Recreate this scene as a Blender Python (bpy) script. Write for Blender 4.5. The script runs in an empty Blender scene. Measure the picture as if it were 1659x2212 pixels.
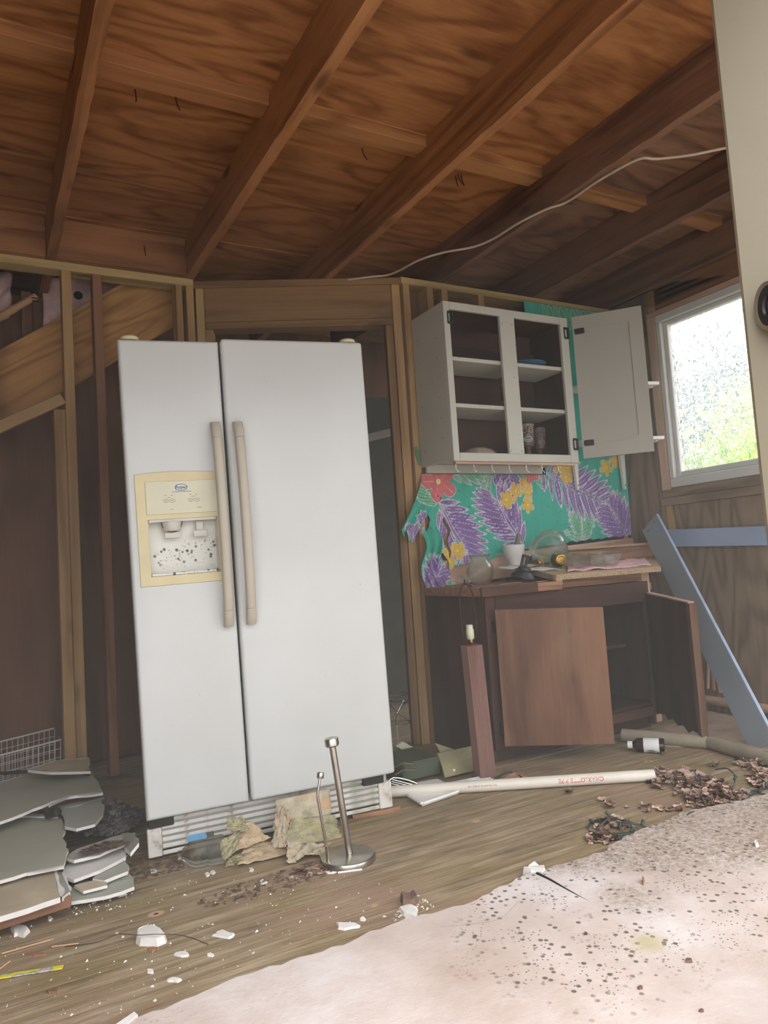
import bpy, bmesh, math, random
import numpy as np
from mathutils import Vector, Matrix, Quaternion, noise as mnoise
random.seed(7); rng = np.random.default_rng(7)
PI = math.pi
V = Vector
C = bpy.context.scene.collection
scn = bpy.context.scene

# ------------------------------------------------------------------ camera
FPX = 1569.684; W_PX, H_PX = 1659, 2212; EYE = V((0, 0, 0.895))
# rows: world X, Y, Z axes in lens coordinates (x right, y down, z forward)
def _n(v): return v.normalized()
AX = _n(V((3650 - 829.5, 1040 - 1106, FPX))); AY = _n(V((-40 - 829.5, 1280 - 1106, FPX))); AZ = AX.cross(AY)
cam_d = bpy.data.cameras.new('camera'); cam = bpy.data.objects.new('camera', cam_d); C.objects.link(cam)
cam_d.sensor_fit = 'VERTICAL'; cam_d.sensor_height = 36; cam_d.lens = 36 * FPX / H_PX
cam_d.clip_start = 0.05; cam_d.clip_end = 200
rt, dn, fw = V((AX[0], AY[0], AZ[0])), V((AX[1], AY[1], AZ[1])), V((AX[2], AY[2], AZ[2]))
Mc = Matrix((rt, -dn, -fw)).transposed().to_4x4(); Mc.translation = EYE
cam.matrix_world = Mc; scn.camera = cam
# ------------------------------------------------------------------ sky, exposure
wd = bpy.data.worlds.new('overcast'); scn.world = wd; wd.use_nodes = True
bg = wd.node_tree.nodes['Background']; bg.inputs[0].default_value = (0.96, 0.98, 1.0, 1)
_t = wd.node_tree; _g = _t.nodes.new('ShaderNodeTexCoord'); _s = _t.nodes.new('ShaderNodeSeparateXYZ'); _m = _t.nodes.new('ShaderNodeMapRange')   # overcast sky: three times brighter overhead than at the horizon
_t.links.new(_g.outputs['Generated'], _s.inputs[0]); _t.links.new(_s.outputs[2], _m.inputs[0]); _m.inputs[1].default_value = 0; _m.inputs[2].default_value = 1; _m.inputs[3].default_value = .62; _m.inputs[4].default_value = 1.86
_t.links.new(_m.outputs[0], bg.inputs[1])
scn.view_settings.view_transform = 'Standard'; scn.view_settings.look = 'None'
scn.view_settings.gamma = 1; scn.view_settings.use_curve_mapping = False
scn.view_settings.exposure = 2.05
scn.cycles.max_bounces = 10; scn.cycles.diffuse_bounces = 6; scn.cycles.transparent_max_bounces = 12

# survey helpers: where a sight line from the surveyor's point meets a level plane or a wall plane
def _ray(px, py):
    return rt * (px - 829.5) + dn * (py - 1106) + fw * FPX
def F(px, py, z=0.0):
    r = _ray(px, py); return EYE + r * ((z - EYE.z) / r.z)
def OY(px, py, y):
    r = _ray(px, py); return EYE + r * (y / r.y)
def OX(px, py, x):
    r = _ray(px, py); return EYE + r * (x / r.x)

# ------------------------------------------------------------------ object helpers
WM = {}
def link(name, me, m=None, parent=None, M=None, smooth=None):
    o = bpy.data.objects.new(name, me); C.objects.link(o)
    if m is not None and me is not None and len(me.materials) == 0: me.materials.append(m)
    M = M if M is not None else Matrix.Identity(4)
    if parent is not None:
        o.parent = parent; o.matrix_parent_inverse = WM[parent.name].inverted()
    o.matrix_basis = M; WM[o.name] = M.copy()
    if smooth is not None and me is not None: shade(me, smooth)
    return o
def shade(me, ang=40):
    me.polygons.foreach_set('use_smooth', [True] * len(me.polygons))
    me.set_sharp_from_angle(angle=math.radians(ang))
def T(x, y=None, z=None):
    return Matrix.Translation(V(x) if y is None else V((x, y, z)))
def RZ(a): return Matrix.Rotation(a, 4, 'Z')
def RX(a): return Matrix.Rotation(a, 4, 'X')
def RY(a): return Matrix.Rotation(a, 4, 'Y')
def tag(o, label, cat, group=None, kind=None):
    o['label'] = label
    if cat: o['category'] = cat
    if group: o['group'] = group
    if kind: o['kind'] = kind
    return o
def thing(name, label, cat, loc, group=None, M=None):
    o = bpy.data.objects.new(name, None); C.objects.link(o); o.empty_display_size = .05
    o.matrix_basis = M if M is not None else T(loc); WM[o.name] = o.matrix_basis.copy()
    return tag(o, label, cat, group)
def struct(name, loc=(0, 0, 0), label=None):
    o = bpy.data.objects.new(name, None); C.objects.link(o); o.empty_display_size = .05
    o.matrix_basis = T(loc); WM[o.name] = T(loc); o['kind'] = 'structure'
    if label: o['label'] = label
    return o
def me_of(bm, name='m'):
    bmesh.ops.recalc_face_normals(bm, faces=bm.faces)
    me = bpy.data.meshes.new(name); bm.to_mesh(me); bm.free(); return me
def bm_box(bm, c, s, M=None, bev=0, seg=1):
    r = bmesh.ops.create_cube(bm, size=1)
    vs = r['verts']
    bmesh.ops.scale(bm, vec=V(s), verts=vs)
    if bev:
        es = list({e for v in vs for e in v.link_edges})
        rr = bmesh.ops.bevel(bm, geom=es, offset=bev, segments=seg, profile=.5, affect='EDGES')
        vs = list({v for v in rr['verts']} | {v for v in vs if v.is_valid})
    bmesh.ops.translate(bm, vec=V(c), verts=vs)
    if M is not None: bmesh.ops.transform(bm, matrix=M, verts=vs)
    return vs
def box_me(sx, sy, sz, bev=0, seg=1):
    bm = bmesh.new(); bm_box(bm, (0, 0, 0), (sx, sy, sz), None, bev, seg); return me_of(bm)
def wbox(name, a, b, m, parent=None, bev=.002, M=None, seg=1):
    """axis-aligned box from corner a to corner b, its mesh's own x along the longest side"""
    a, b = V(a), V(b); c = (a + b) / 2; s = [abs(b[i] - a[i]) for i in range(3)]
    k = s.index(max(s))
    if k == 0: R, d = Matrix.Identity(4), s
    elif k == 1: R, d = RZ(PI / 2), [s[1], s[0], s[2]]
    else: R, d = RY(-PI / 2), [s[2], s[1], s[0]]
    MM = T(c) @ R
    if M is not None: MM = M @ MM
    bev = min(bev, min(d) * .3)
    return link(name, box_me(d[0], d[1], d[2], bev, seg), m, parent, MM, smooth=30 if seg > 1 else None)
def board(name, p0, p1, w, t, m, parent=None, wdir=(0, 0, 1), bev=.003, rough=0, seed=0):
    """a plank from p0 to p1, w wide along wdir, t thick"""
    p0, p1 = V(p0), V(p1); x = (p1 - p0); L = x.length; x.normalize()
    y = V(wdir); y = (y - x * y.dot(x)).normalized(); z = x.cross(y)
    R = Matrix((x, y, z)).transposed().to_4x4(); R.translation = (p0 + p1) / 2
    if rough:
        bm = bmesh.new(); n = max(4, int(L / .06))
        r_ = random.Random(seed); rings = []
        for i in range(n + 1):
            xx = -L / 2 + L * i / n; ring = []
            for (sy, sz) in ((-1, -1), (1, -1), (1, 1), (-1, 1)):
                ring.append(bm.verts.new((xx, sy * w / 2 + r_.uniform(-rough, rough) * .6, sz * t / 2 + r_.uniform(-rough, rough) * .4)))
            rings.append(ring)
        for i in range(n):
            for k in range(4):
                bm.faces.new((rings[i][k], rings[i][(k + 1) % 4], rings[i + 1][(k + 1) % 4], rings[i + 1][k]))
        bm.faces.new(rings[0]); bm.faces.new(rings[-1])
        me = me_of(bm)
    else:
        me = box_me(L, w, t, min(bev, t * .3))
    return link(name, me, m, parent, R)
def bm_tube(bm, pts, r, n=8, closed=False, caps=True):
    pts = [V(p) for p in pts]; N = len(pts)
    rad = r if isinstance(r, (list, tuple)) else [r] * N
    tang = []
    for i in range(N):
        if closed: t = pts[(i + 1) % N] - pts[i - 1]
        else: t = pts[min(i + 1, N - 1)] - pts[max(i - 1, 0)]
        tang.append(t.normalized())
    up = V((0, 0, 1)) if abs(tang[0].z) < .9 else V((1, 0, 0))
    u = tang[0].cross(up).normalized(); rings = []
    for i in range(N):
        t = tang[i]; u = (u - t * u.dot(t)).normalized(); w = t.cross(u)
        rings.append([bm.verts.new(pts[i] + (u * math.cos(2 * PI * k / n) + w * math.sin(2 * PI * k / n)) * rad[i]) for k in range(n)])
    for i in range(N if closed else N - 1):
        a, b = rings[i], rings[(i + 1) % N]
        for k in range(n): bm.faces.new((a[k], a[(k + 1) % n], b[(k + 1) % n], b[k]))
    if caps and not closed:
        bm.faces.new(rings[0][::-1]); bm.faces.new(rings[-1])
def spline(pts, n=8, closed=False):
    pts = [V(p) for p in pts]; out = []; N = len(pts)
    rngi = range(N if closed else N - 1)
    for i in rngi:
        p1, p2 = pts[i], pts[(i + 1) % N]
        p0 = pts[i - 1] if (closed or i > 0) else p1; p3 = pts[(i + 2) % N] if (closed or i + 2 < N) else p2
        for k in range(n):
            t = k / n
            out.append(.5 * (2 * p1 + (p2 - p0) * t + (2 * p0 - 5 * p1 + 4 * p2 - p3) * t * t + (3 * p1 - p0 - 3 * p2 + p3) * t ** 3))
    if not closed: out.append(pts[-1])
    return out
def tube(name, pts, r, m, parent=None, n=8, closed=False, o=None):
    """swept tube; origin at o or first point"""
    o = V(o) if o is not None else V(pts[0])
    bm = bmesh.new(); bm_tube(bm, [V(p) - o for p in pts], r, n, closed)
    return link(name, me_of(bm), m, parent, T(o), smooth=50)
def tubes(name, lst, r, m, parent=None, n=6, o=(0, 0, 0)):
    bm = bmesh.new(); o = V(o)
    for pts in lst: bm_tube(bm, [V(p) - o for p in pts], r, n)
    return link(name, me_of(bm), m, parent, T(o), smooth=50)
def bm_lathe(bm, prof, n=32, cap=False):
    rings = []
    for (r, z) in prof:
        if r < 1e-5: rings.append([bm.verts.new((0, 0, z))])
        else: rings.append([bm.verts.new((r * math.cos(2 * PI * k / n), r * math.sin(2 * PI * k / n), z)) for k in range(n)])
    for a, b in zip(rings[:-1], rings[1:]):
        for k in range(n):
            va = [a[k % len(a)], a[(k + 1) % len(a)]] if len(a) > 1 else [a[0]]
            vb = [b[(k + 1) % len(b)], b[k % len(b)]] if len(b) > 1 else [b[0]]
            f = va + vb
            if len(f) > 2: bm.faces.new(f)
def lathe(name, prof, m, parent=None, M=None, n=32, ang=35):
    bm = bmesh.new(); bm_lathe(bm, prof, n); return link(name, me_of(bm), m, parent, M, smooth=ang)
def prism(name, pts, t, m, parent=None, d=(0, 0, -1), jit=0, seed=0):
    """flat polygon pts (3D) thickened by t along d; ragged edge if jit"""
    pts = [V(p) for p in pts]; r_ = random.Random(seed)
    if jit:
        out = []
        for i in range(len(pts)):
            a, b = pts[i], pts[(i + 1) % len(pts)]; k = max(1, int((b - a).length / .035))
            for q in range(k):
                p = a.lerp(b, q / k)
                if q: p = p + V((r_.uniform(-1, 1), r_.uniform(-1, 1), 0)) * jit
                out.append(p)
        pts = out
    c = sum(pts, V()) / len(pts); bm = bmesh.new()
    top = [bm.verts.new(p - c) for p in pts]; bot = [bm.verts.new(p - c + V(d) * t) for p in pts]
    bm.faces.new(top); bm.faces.new(bot[::-1]); n = len(pts)
    for i in range(n): bm.faces.new((top[i], bot[i], bot[(i + 1) % n], top[(i + 1) % n]))
    return link(name, me_of(bm), m, parent, T(c))
def text_me(s, size, depth=.0004):
    cu = bpy.data.curves.new('t', 'FONT'); cu.body = s; cu.size = size; cu.extrude = depth; cu.offset = size * .02; cu.align_x = 'CENTER'; cu.align_y = 'CENTER'
    cu.resolution_u = 3
    o = bpy.data.objects.new('t', cu); me = bpy.data.meshes.new_from_object(o)
    bpy.data.objects.remove(o); bpy.data.curves.remove(cu); return me
def grid_me(nx, ny, fn, uv=True):
    vs = [fn(i / nx, j / ny) for j in range(ny + 1) for i in range(nx + 1)]
    fs = [(j * (nx + 1) + i, j * (nx + 1) + i + 1, (j + 1) * (nx + 1) + i + 1, (j + 1) * (nx + 1) + i) for j in range(ny) for i in range(nx)]
    me = bpy.data.meshes.new('g'); me.from_pydata([tuple(v) for v in vs], [], fs); me.update()
    if uv:
        l = me.uv_layers.new(name='UVMap')
        for p in me.polygons:
            for li in p.loop_indices:
                vi = me.loops[li].vertex_index; l.data[li].uv = ((vi % (nx + 1)) / nx, (vi // (nx + 1)) / ny)
    return me

# ------------------------------------------------------------------ material helpers
def s2l(r, g, b):
    f = lambda c: (c / 255 / 12.92) if c <= 10.31 else ((c / 255 + .055) / 1.055) ** 2.4
    return (f(r), f(g), f(b), 1)
class NT:
    def __init__(s, name):
        s.m = bpy.data.materials.new(name); s.m.use_nodes = True; s.t = s.m.node_tree
        s.b = s.t.nodes['Principled BSDF']; s.out = s.t.nodes['Material Output']
    def n(s, ty, **kw):
        nd = s.t.nodes.new(ty)
        for k, v in kw.items(): setattr(nd, k, v)
        return nd
    def put(s, sock, v):
        if hasattr(v, 'is_linked') or isinstance(v, bpy.types.NodeSocket): s.t.links.new(v, sock)
        else: sock.default_value = v
    def obj(s, rnd=True, sc=(1, 1, 1)):
        tc = s.n('ShaderNodeTexCoord').outputs['Object']
        mp = s.n('ShaderNodeMapping'); s.t.links.new(tc, mp.inputs[0]); mp.inputs['Scale'].default_value = sc
        if rnd:
            oi = s.n('ShaderNodeObjectInfo').outputs['Random']
            ml = s.n('ShaderNodeVectorMath', operation='SCALE'); ml.inputs[0].default_value = (37, 19, 53); s.t.links.new(oi, ml.inputs['Scale'])
            s.t.links.new(ml.outputs[0], mp.inputs['Location'])
        return mp.outputs[0]
    def world(s, sc=(1, 1, 1), loc=(0, 0, 0)):
        g = s.n('ShaderNodeNewGeometry').outputs['Position']
        mp = s.n('ShaderNodeMapping'); s.t.links.new(g, mp.inputs[0]); mp.inputs['Scale'].default_value = sc; mp.inputs['Location'].default_value = loc
        return mp.outputs[0]
    def noise(s, vec, scale=5, detail=3, rough=.5, dist=0):
        nd = s.n('ShaderNodeTexNoise'); s.put(nd.inputs['Vector'], vec); nd.inputs['Scale'].default_value = scale
        nd.inputs['Detail'].default_value = detail; nd.inputs['Roughness'].default_value = rough; nd.inputs['Distortion'].default_value = dist
        return nd.outputs['Fac']
    def voro(s, vec, scale=5, rnd=1, out='Distance'):
        nd = s.n('ShaderNodeTexVoronoi'); s.put(nd.inputs['Vector'], vec); nd.inputs['Scale'].default_value = scale; nd.inputs['Randomness'].default_value = rnd
        return nd.outputs[out]
    def math(s, op, a, b=0.0, clamp=False):
        nd = s.n('ShaderNodeMath', operation=op, use_clamp=clamp); s.put(nd.inputs[0], a); s.put(nd.inputs[1], b); return nd.outputs[0]
    def ramp(s, fac, stops):
        nd = s.n('ShaderNodeValToRGB'); s.put(nd.inputs[0], fac); cr = nd.color_ramp
        while len(cr.elements) < len(stops): cr.elements.new(.5)
        for e, (p, c) in zip(cr.elements, stops):
            e.position = p; e.color = c if len(c) == 4 else (*c, 1)
        return nd.outputs[0]
    def step(s, fac, a, b):
        nd = s.n('ShaderNodeMapRange', clamp=True); s.put(nd.inputs[0], fac); nd.inputs[1].default_value = a; nd.inputs[2].default_value = b; return nd.outputs[0]
    def mix(s, fac, a, b, mode='MIX'):
        nd = s.n('ShaderNodeMix', data_type='RGBA', blend_type=mode); s.put(nd.inputs[0], fac); s.put(nd.inputs[6], a); s.put(nd.inputs[7], b); return nd.outputs[2]
    def bump(s, h, st=.2, d=.01):
        nd = s.n('ShaderNodeBump'); nd.inputs['Strength'].default_value = st; nd.inputs['Distance'].default_value = d; s.put(nd.inputs['Height'], h); s.t.links.new(nd.outputs[0], s.b.inputs['Normal'])
    def fin(s, col, rough=.6, metal=0, spec=.5):
        s.put(s.b.inputs['Base Color'], col); s.put(s.b.inputs['Roughness'], rough); s.b.inputs['Metallic'].default_value = metal
        s.b.inputs['Specular IOR Level'].default_value = spec
        return s.m
def flat(name, rgb, rough=.6, metal=0, var=.12, sc=12, spec=.5):
    k = NT(name); c = s2l(*rgb); n = k.noise(k.obj(), sc, 4)
    lo = tuple(x * (1 - var) for x in c[:3]) + (1,); hi = tuple(min(1, x * (1 + var)) for x in c[:3]) + (1,)
    return k.fin(k.ramp(n, [(.3, lo), (.7, hi)]), rough, metal, spec)
def wood(name, dark, light, bands=26, sx=1.0, sy=7, fine=1.0, rough=.75, stain=None, stain_amt=.5, knots=True, spec=.25):
    """long-grain timber: contour figure of a stretched noise field, pores, knots, water stains"""
    k = NT(name); v = k.obj(True, (sx, sy, sy))
    field = k.noise(v, 1.0, 2, .45, .3)
    ring = k.math('MULTIPLY_ADD', k.math('SINE', k.math('MULTIPLY', field, bands)), .5); k.t.nodes[-1].inputs[2].default_value = .5
    ring = k.math('POWER', ring, 1.8)
    pores = k.noise(k.obj(True, (3 * sx, 40 * sy / 7, 40 * sy / 7)), 2.2, 2, .6)
    big = k.noise(k.obj(True, (.8, 1.6, 1.6)), 1.6, 3, .6)
    f = k.math('ADD', k.math('MULTIPLY', ring, .34), k.math('ADD', k.math('MULTIPLY', pores, .5 * fine), k.math('MULTIPLY', big, .55)))
    d, l = s2l(*dark), s2l(*light)
    mid = tuple((d[i] * .45 + l[i] * .55) for i in range(3)) + (1,)
    col = k.ramp(f, [(.28, l), (.62, mid), (1.0, d)])
    if knots:
        vd = k.voro(k.obj(True, (2.2, 6, 6)), 1.0)
        kn = k.step(vd, .16, .05)
        col = k.mix(k.math('MULTIPLY', kn, .75), col, tuple(x * .35 for x in d[:3]) + (1,))
    if stain:
        sn = k.step(k.noise(k.obj(True, (1.2, 2.5, 2.5)), 1.7, 5, .65), .52, .75)
        col = k.mix(k.math('MULTIPLY', sn, stain_amt), col, s2l(*stain))
    k.bump(k.math('ADD', k.math('MULTIPLY', pores, .7), k.math('MULTIPLY', ring, .3)), .25, .004)
    return k.fin(col, rough, 0, spec)

M_ = {}
M_['ply_ceiling'] = wood('ceiling_plywood', (118, 74, 42), (176, 122, 76), bands=46, sx=1.1, sy=4.2, rough=.8, stain=(88, 50, 30), stain_amt=.55)
M_['rafter'] = wood('rafter_timber', (118, 76, 46), (172, 120, 78), bands=22, sx=.7, sy=9, rough=.8, stain=(92, 56, 40), stain_amt=.45)
M_['rafter_veiled'] = wood('weathered_veiled_rafter', (88, 62, 50), (142, 106, 84), bands=22, sx=.7, sy=9, rough=.85, stain=(70, 52, 46), stain_amt=.5)  # weathered wood with the grey haze veil of the window side put into its colour
M_['ply_veiled'] = wood('weathered_veiled_roof_plywood', (92, 66, 52), (150, 112, 86), bands=46, sx=1.1, sy=4.2, rough=.85, stain=(66, 50, 44), stain_amt=.6)  # roof sheets on that side, veil tone likewise painted into the wood
M_['block'] = wood('seam_block_timber', (122, 80, 48), (180, 130, 84), bands=30, sx=.9, sy=6, rough=.8)
M_['stud'] = wood('stud_timber', (150, 116, 76), (200, 164, 116), bands=20, sx=.6, sy=9, rough=.8)
M_['stud_red'] = wood('reddish_stud', (122, 82, 62), (160, 116, 88), bands=20, sx=.6, sy=9, rough=.8)
M_['plate'] = wood('plate_timber', (156, 130, 82), (206, 180, 126), bands=20, sx=.6, sy=11, rough=.8)
M_['header'] = wood('header_timber', (114, 86, 56), (162, 126, 86), bands=18, sx=.6, sy=9, rough=.8)
M_['stringer'] = wood('stringer_timber', (146, 102, 54), (206, 158, 98), bands=60, sx=.8, sy=5, rough=.8)
M_['panel'] = wood('brown_wall_panel', (110, 74, 54), (144, 104, 80), bands=26, sx=.8, sy=4, rough=.8, knots=False)
M_['siding'] = wood('weathered_siding', (108, 90, 74), (162, 140, 118), bands=60, sx=.7, sy=4.2, rough=.85, knots=False)
M_['ledger'] = wood('pale_pine', (178, 140, 116), (226, 196, 172), bands=16, sx=.7, sy=7, rough=.75)
M_['cab_brown'] = wood('dark_stained_plywood', (62, 40, 32), (100, 68, 54), bands=14, sx=.9, sy=5, rough=.6, knots=False, stain=(70, 54, 48), stain_amt=.4)
M_['door_brown'] = wood('brown_door_veneer', (88, 58, 42), (138, 98, 72), bands=12, sx=.8, sy=6, rough=.55, knots=False, stain=(136, 110, 80), stain_amt=.6)
M_['edge_brown'] = wood('split_brown_edge', (84, 58, 46), (118, 88, 70), bands=18, sx=.7, sy=9, rough=.8, knots=False)
M_['lampwood'] = wood('fluted_lamp_wood', (96, 66, 58), (142, 108, 98), bands=12, sx=.6, sy=12, rough=.7, knots=False)
M_['rawply'] = wood('raw_plywood_edge', (120, 84, 62), (178, 136, 108), bands=30, sx=.8, sy=20, rough=.8, knots=False)
def m_particle():
    k = NT('particle_board'); n = k.noise(k.obj(), 120, 3, .8); n2 = k.noise(k.obj(), 14, 3)
    c = k.ramp(n, [(.3, s2l(120, 96, 74)), (.55, s2l(190, 164, 132)), (.75, s2l(216, 196, 166))])
    k.bump(n, .5, .004); return k.fin(k.mix(k.math('MULTIPLY', n2, .4), c, s2l(150, 122, 100)), .9, 0, .2)
M_['particle'] = m_particle()
def m_fridge():
    k = NT('textured_white_enamel'); n = k.noise(k.obj(False), 380, 2, .5); d = k.noise(k.obj(False), 26, 2, .5)
    big = k.noise(k.obj(False), 2.2, 3)
    c = k.ramp(big, [(.3, s2l(193, 193, 189)), (.7, s2l(203, 204, 201))])
    sp = k.step(d, .24, .2); c = k.mix(k.math('MULTIPLY', sp, .75), c, s2l(60, 55, 50))
    k.bump(n, .12, .002); return k.fin(c, .38)
M_['fridge'] = m_fridge()
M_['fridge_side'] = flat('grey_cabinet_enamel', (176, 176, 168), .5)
M_['cream'] = flat('yellowed_cream_plastic', (206, 192, 150), .45, var=.06)
M_['panelcream'] = flat('pale_cream_panel', (204, 198, 172), .4, var=.04)
M_['handle'] = flat('putty_handle_plastic', (178, 168, 152), .5, var=.05)
M_['gasket'] = flat('dark_gasket', (52, 54, 52), .8)
def m_recess():
    k = NT('mouldy_white_plastic'); v = k.obj(False)
    a = k.voro(v, 56); sel = k.noise(v, 9, 2)
    sp = k.math('MULTIPLY', k.step(a, .34, .2), k.step(sel, .46, .5)); sp2 = k.math('MULTIPLY', k.step(k.voro(v, 150), .3, .2), k.step(k.noise(v, 14, 2), .5, .6))
    sep = k.n('ShaderNodeSeparateXYZ'); k.t.links.new(v, sep.inputs[0])
    band = k.math('MULTIPLY', k.step(sep.outputs[2], -.075, -.045), k.step(sep.outputs[2], .03, .01))
    c = k.mix(k.math('MULTIPLY', k.math('MAXIMUM', sp, sp2), band), s2l(212, 210, 200), s2l(70, 62, 30))
    return k.fin(c, .35)
M_['recess'] = m_recess()
M_['clearplastic'] = flat('dispenser_grey_plastic', (196, 192, 180), .25, var=.05)
M_['black'] = flat('black_plastic', (34, 34, 34), .4)
M_['dark'] = flat('dark_shadow_slot', (18, 17, 16), .8)
M_['blueink'] = flat('blue_ink', (30, 90, 150), .5)
M_['greyink'] = flat('grey_ink', (96, 92, 84), .5)
M_['redink'] = flat('red_ink', (196, 96, 84), .6)
def m_rustwhite():
    k = NT('rusty_white_grille'); v = k.obj(False); n = k.noise(v, 16, 5, .65); n2 = k.noise(v, 5, 3)
    c = k.ramp(n, [(.35, s2l(214, 210, 204)), (.56, s2l(206, 198, 188)), (.68, s2l(140, 104, 76))])
    c = k.mix(k.step(n2, .56, .7), c, s2l(140, 140, 116)); return k.fin(c, .6)
M_['grille'] = m_rustwhite()
def m_whitepaint(name, rgb, chip=True):
    k = NT(name); v = k.obj(); n = k.noise(v, 7, 4); c = s2l(*rgb)
    col = k.ramp(n, [(.3, tuple(x * .93 for x in c[:3]) + (1,)), (.7, c)])
    if chip:
        ch = k.step(k.noise(v, 42, 3, .6), .30, .26); col = k.mix(ch, col, s2l(84, 66, 54))
    k.bump(k.noise(v, 90, 2), .1, .002); return k.fin(col, .5)
M_['cabwhite'] = m_whitepaint('old_white_cabinet_paint', (204, 202, 188))
M_['trimwhite'] = m_whitepaint('white_trim_paint', (232, 230, 222), False)
M_['vinyl'] = m_whitepaint('white_vinyl_frame', (216, 214, 208), False)
M_['doorgrey'] = m_whitepaint('greyish_white_door_paint', (178, 174, 160), False)
M_['postpaint'] = m_whitepaint('beige_post_paint', (112, 102, 82), False)
M_['blackiron'] = flat('black_hinge_iron', (44, 40, 38), .5, .3)
def m_blue():
    k = NT('worn_blue_paint'); v = k.obj(); n = k.noise(v, 5, 4); c = k.ramp(n, [(.3, s2l(152, 168, 194)), (.7, s2l(168, 184, 208))])
    ch = k.step(k.noise(k.obj(True, (1, 2.4, 2.4)), 9, 4, .6), .33, .29); return k.fin(k.mix(ch, c, s2l(186, 176, 150)), .6)
M_['blue'] = m_blue()
M_['bluegrey'] = flat('grey_blue_paint', (146, 152, 158), .6, var=.08, sc=4)
M_['blueedge'] = flat('pale_blue_edge', (170, 188, 214), .6)
M_['drywall'] = flat('grey_green_drywall_paint', (172, 168, 150), .85, var=.1, sc=5)
M_['drywall_b'] = flat('grey_drywall_paint', (164, 164, 150), .85, var=.1, sc=5)
def m_dirtyboard():
    k = NT('stained_board_face'); v = k.obj(); n = k.noise(v, 5, 5, .6); c = k.ramp(n, [(.35, s2l(168, 152, 126)), (.55, s2l(186, 170, 146)), (.72, s2l(206, 190, 158))])
    c = k.mix(k.step(k.noise(v, 9, 3), .6, .75), c, s2l(150, 122, 60)); return k.fin(c, .9)
M_['dirtyboard'] = m_dirtyboard()
M_['gypsum'] = flat('white_gypsum', (218, 212, 206), .9, var=.06, sc=30)
def m_floor():
    k = NT('soiled_plywood_floor'); w = k.world(); st = k.world((1.1, 9, 1))
    g = k.noise(k.world((1.2, 16, 1)), 2.4, 4, .6); a = k.noise(w, 1.7, 5, .62); b = k.noise(k.world((1, 1.6, 1), (5, 2, 0)), 3.0, 5, .6); f = k.noise(w, 60, 3, .7)
    c = k.ramp(g, [(.28, s2l(110, 92, 68)), (.5, s2l(144, 124, 96)), (.72, s2l(178, 160, 132))])
    c = k.mix(k.step(a, .48, .68), c, s2l(148, 120, 100)); c = k.mix(k.math('MULTIPLY', k.step(b, .52, .7), .7), c, s2l(128, 112, 66))
    c = k.mix(k.math('MULTIPLY', k.step(k.noise(k.world((1, 5, 1), (2, 7, 0)), 2.6, 5, .7), .6, .74), .55), c, s2l(190, 178, 162))
    c = k.mix(k.math('MULTIPLY', k.step(f, .6, .75), .35), c, s2l(70, 54, 42))
    c = k.mix(k.math('MULTIPLY', k.step(k.noise(k.world((1.4, 2.2, 1), (9, 1, 0)), 1.9, 4, .6), .55, .72), .6), c, s2l(74, 60, 48))
    fs = k.noise(k.world((2.2, 70, 1)), 2.0, 3, .7); c = k.mix(k.math('MULTIPLY', k.step(fs, .5, .68), .45), c, s2l(182, 166, 140)); c = k.mix(k.math('MULTIPLY', k.step(fs, .46, .32), .5), c, s2l(80, 66, 50))
    # knot plugs and washers' rust rings, spotted over the boards
    vd = k.voro(k.world((3.4, 4.4, 1)), 1.0); c = k.mix(k.math('MULTIPLY', k.step(vd, .085, .06), .8), c, s2l(206, 160, 130)); c = k.mix(k.step(vd, .03, .02), c, s2l(70, 50, 40))
    k.bump(k.math('ADD', g, k.math('MULTIPLY', f, .3)), .3, .01); return k.fin(c, .7, 0, .3)
M_['floor'] = m_floor()
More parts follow.
